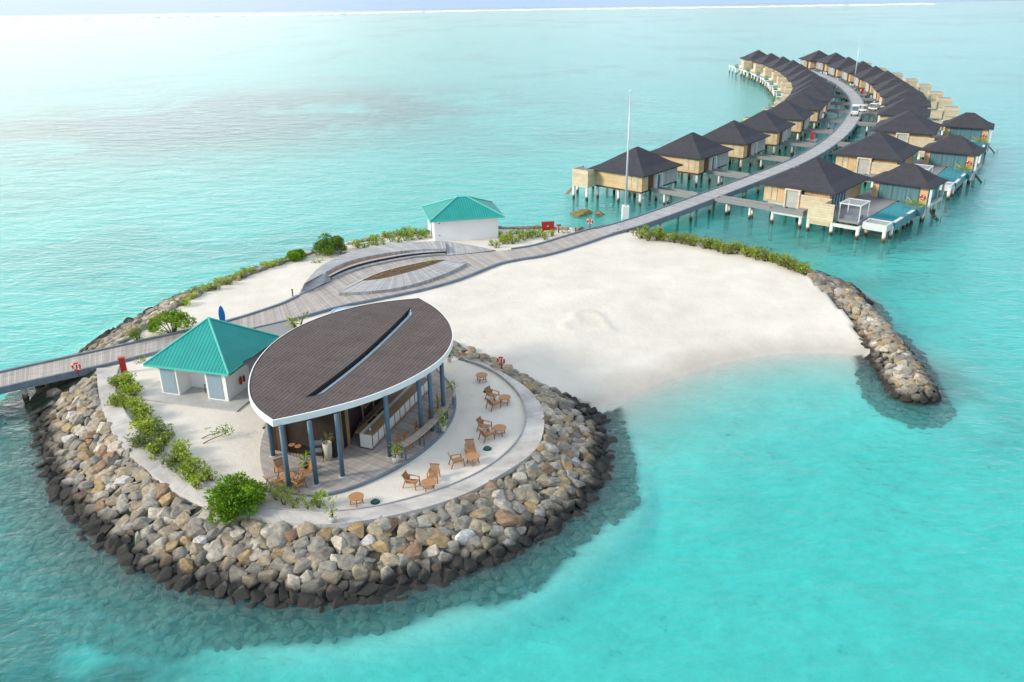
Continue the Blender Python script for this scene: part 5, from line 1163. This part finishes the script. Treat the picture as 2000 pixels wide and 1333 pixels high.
    for k in range(5): b.box((13.2 + k * .3, 6.0, 1.45 - k * .3), (.24, .7, .05))
    b.bar((15.0, 5.6, -.3), (15.0, 5.6, .8), .05); b.build('stairs', M['brown'], t)
    for x in (-3.7, 0, 3.7):
        for y in (-5.0, 0, 5.0): pile(t, x, y, 1.8)
    for x, y in ((-1.9, -8.6), (1.9, -8.6), (3.2, -9.2), (6.2, -9.2), (9.45, -9.2), (9.8, -7.0), (12.4, -8.5), (12.5, -6.3), (12.3, -3.2), (12.3, -.6), (12.3, .9), (12.3, 2.4), (13.0, 4.3), (6.0, -5), (6, 0), (6, 8), (cx + 3.4, cy - 2.4), (cx + 3.4, cy + 2.4)): pile(t, x, y, 1.6, .23)
    for x in (-5.2, -8.6): pile(t, x, -7.6, 1.78, .18); pile(t, x, -8.4, 1.78, .18)
    return t, wk
pv, pwk = make_pool_villa()
ALLK = {}
for o in bpy.data.objects:
    if o.parent: ALLK.setdefault(o.parent.name, []).append(o)
kidsof = lambda o: ALLK.get(o.name, [])
PV = [((1600, 309), 'nearest pool villa with a white pergola and two dark roofs'), ((1721, 257), 'middle pool villa right of the jetty with two dark roofs'), ((1779, 216), 'farthest pool villa right of the jetty with two dark roofs')]
for i, (px, lab) in enumerate(PV):
    c = W(*px, 7.5); jp, tg, dj = jetty_at(c); nrm = np.array([tg[1], -tg[0]])
    if np.dot(c - jp, nrm) < 0: nrm = -nrm
    rz = math.atan2(nrm[1], nrm[0])
    o = pv if i == 0 else dup(pv, None, kidsof); w_ = pwk if i == 0 else [k for k in bpy.data.objects if k.parent == o and k.name.startswith('walkway')][0]
    o.location = (c[0], c[1], 0); o.rotation_euler = (0, 0, rz); o['label'] = lab; o['group'] = 'pool villas'
    dj = abs(np.dot(c - jp, nrm)); w_.location.x = -(dj - 1.55); w_.scale = (dj - 1.55 - 2.2, 1, 1)
    yv = np.array([-nrm[1], nrm[0]]); q = c + nrm * 12.35 + yv * 5.2
    bo = buoy((q[0], q[1], 3.0), rz, f'lifebuoy on the bedroom wall of the {["nearest", "middle", "farthest"][i]} pool villa', .36, 0)

# ------------------------------------------------------------------ jetty things
def make_buggy():
    t = thing('golf_buggy', 'x', 'buggy')
    b = MB(); b.box((0, 0, .55), (1.15, 2.2, .35)); b.box((0, .95, .72), (1.1, .5, .35), rx=-.25); b.build('body', M['buggy'], t)
    MB().box((0, -.1, 1.85), (1.25, 1.9, .09)).build('roof', M['buggy'], t)
    b = MB()
    for x in (-.55, .55):
        b.bar((x, .75, .85), (x, .6, 1.8), .05); b.bar((x, -.95, .75), (x, -.95, 1.8), .05)
    b.build('roof_frame', M['steel'], t)
    MB().box((0, .69, 1.3), (1.05, .03, .8), rx=-.15).build('windscreen', M['curtain_glass'], t)
    b = MB(); b.box((0, -.1, .82), (1.0, .5, .14)); b.box((0, -.38, 1.08), (1.0, .12, .5)); b.build('seat', M['beige_pot'], t)
    for x in (-.55, .55):
        for y in (-.75, .8):
            MB().tube([(x - .09, y, .24), (x + .09, y, .24)], .24, 14).build('wheel', M['black'], t)
    for x in (-.35, .35): MB().box((x, 1.215, .72), (.2, .03, .12)).build('headlight', M['steel'], t)
    return t
bg = make_buggy(); jp, tg, _ = jetty_at(W(1670, 222, 2.0)); bp_ = W(1669, 226, 2.02)
bg.location = (bp_[0], bp_[1], 2.02); bg.rotation_euler = (0, 0, math.atan2(-tg[1], -tg[0]) - PI / 2); bg.scale = (1.15,) * 3; bg['label'] = 'white golf buggy driving along the jetty towards the island'; bg['group'] = 'white buggies'
for px, lab in (((1684, 219), 'white buggy parked beside the jetty nearest the driving buggy'), ((1705, 216), 'white buggy parked nearer the villa wall')):
    o = dup(bg); p = W(*px, 2.05); o.location = (p[0], p[1], 2.05); o.scale = (.8,) * 3; o.rotation_euler = (0, 0, .9); o['label'] = lab
    pl_ = MB(); pl_.box((0, 0, -.15), (2.6, 2.9, .24)); q = pl_.build('parking_platform', M['deck_cool']); q.location = (p[0], p[1], 2.03); q.rotation_euler = (0, 0, .9); tag(q, lab.replace('white buggy parked', 'small timber platform under the white buggy parked'), 'platform', 'parking platforms')
    p2 = MB().tube([(0, 0, -4.5), (0, 0, -.28)], .18, 8).build('pile', M['pile'], q)
for px, lab in (((1586, 272), 'red hose cabinet on a small platform left of the jetty bend'), ((1683, 184), 'red hose cabinet on a small platform right of the far jetty')):
    p = W(*px, 2.05); jp, tg, dj = jetty_at(p); rz = math.atan2(tg[1], tg[0])
    q = MB().span(-1.2, 1.2, -1.0, 1.0, -.28, 0).build('cabinet_platform', M['deck_cool']); q.location = (p[0], p[1], 2.0); q.rotation_euler = (0, 0, rz); tag(q, 'timber platform holding the ' + lab[:16] + ' ' + lab.split('platform ')[1], 'platform', 'hose cabinet platforms')
    MB().tube([(0, 0, -4.4), (0, 0, -.29)], .18, 8).build('pile', M['pile'], q)
    t = thing('hose_cabinet', lab, 'cabinet', (p[0], p[1], 2.005), rz, 'hose cabinets on the jetty'); MB().span(-.3, .3, -.25, .25, .05, 1.35).build('cabinet', M['red'], t); MB().span(-.34, .34, -.29, .29, 1.352, 1.42).build('lid', M['red'], t); MB().span(-.25, .25, -.2, .2, 0, .048).build('plinth', M['slab'], t)
bpy.context.view_layer.update()
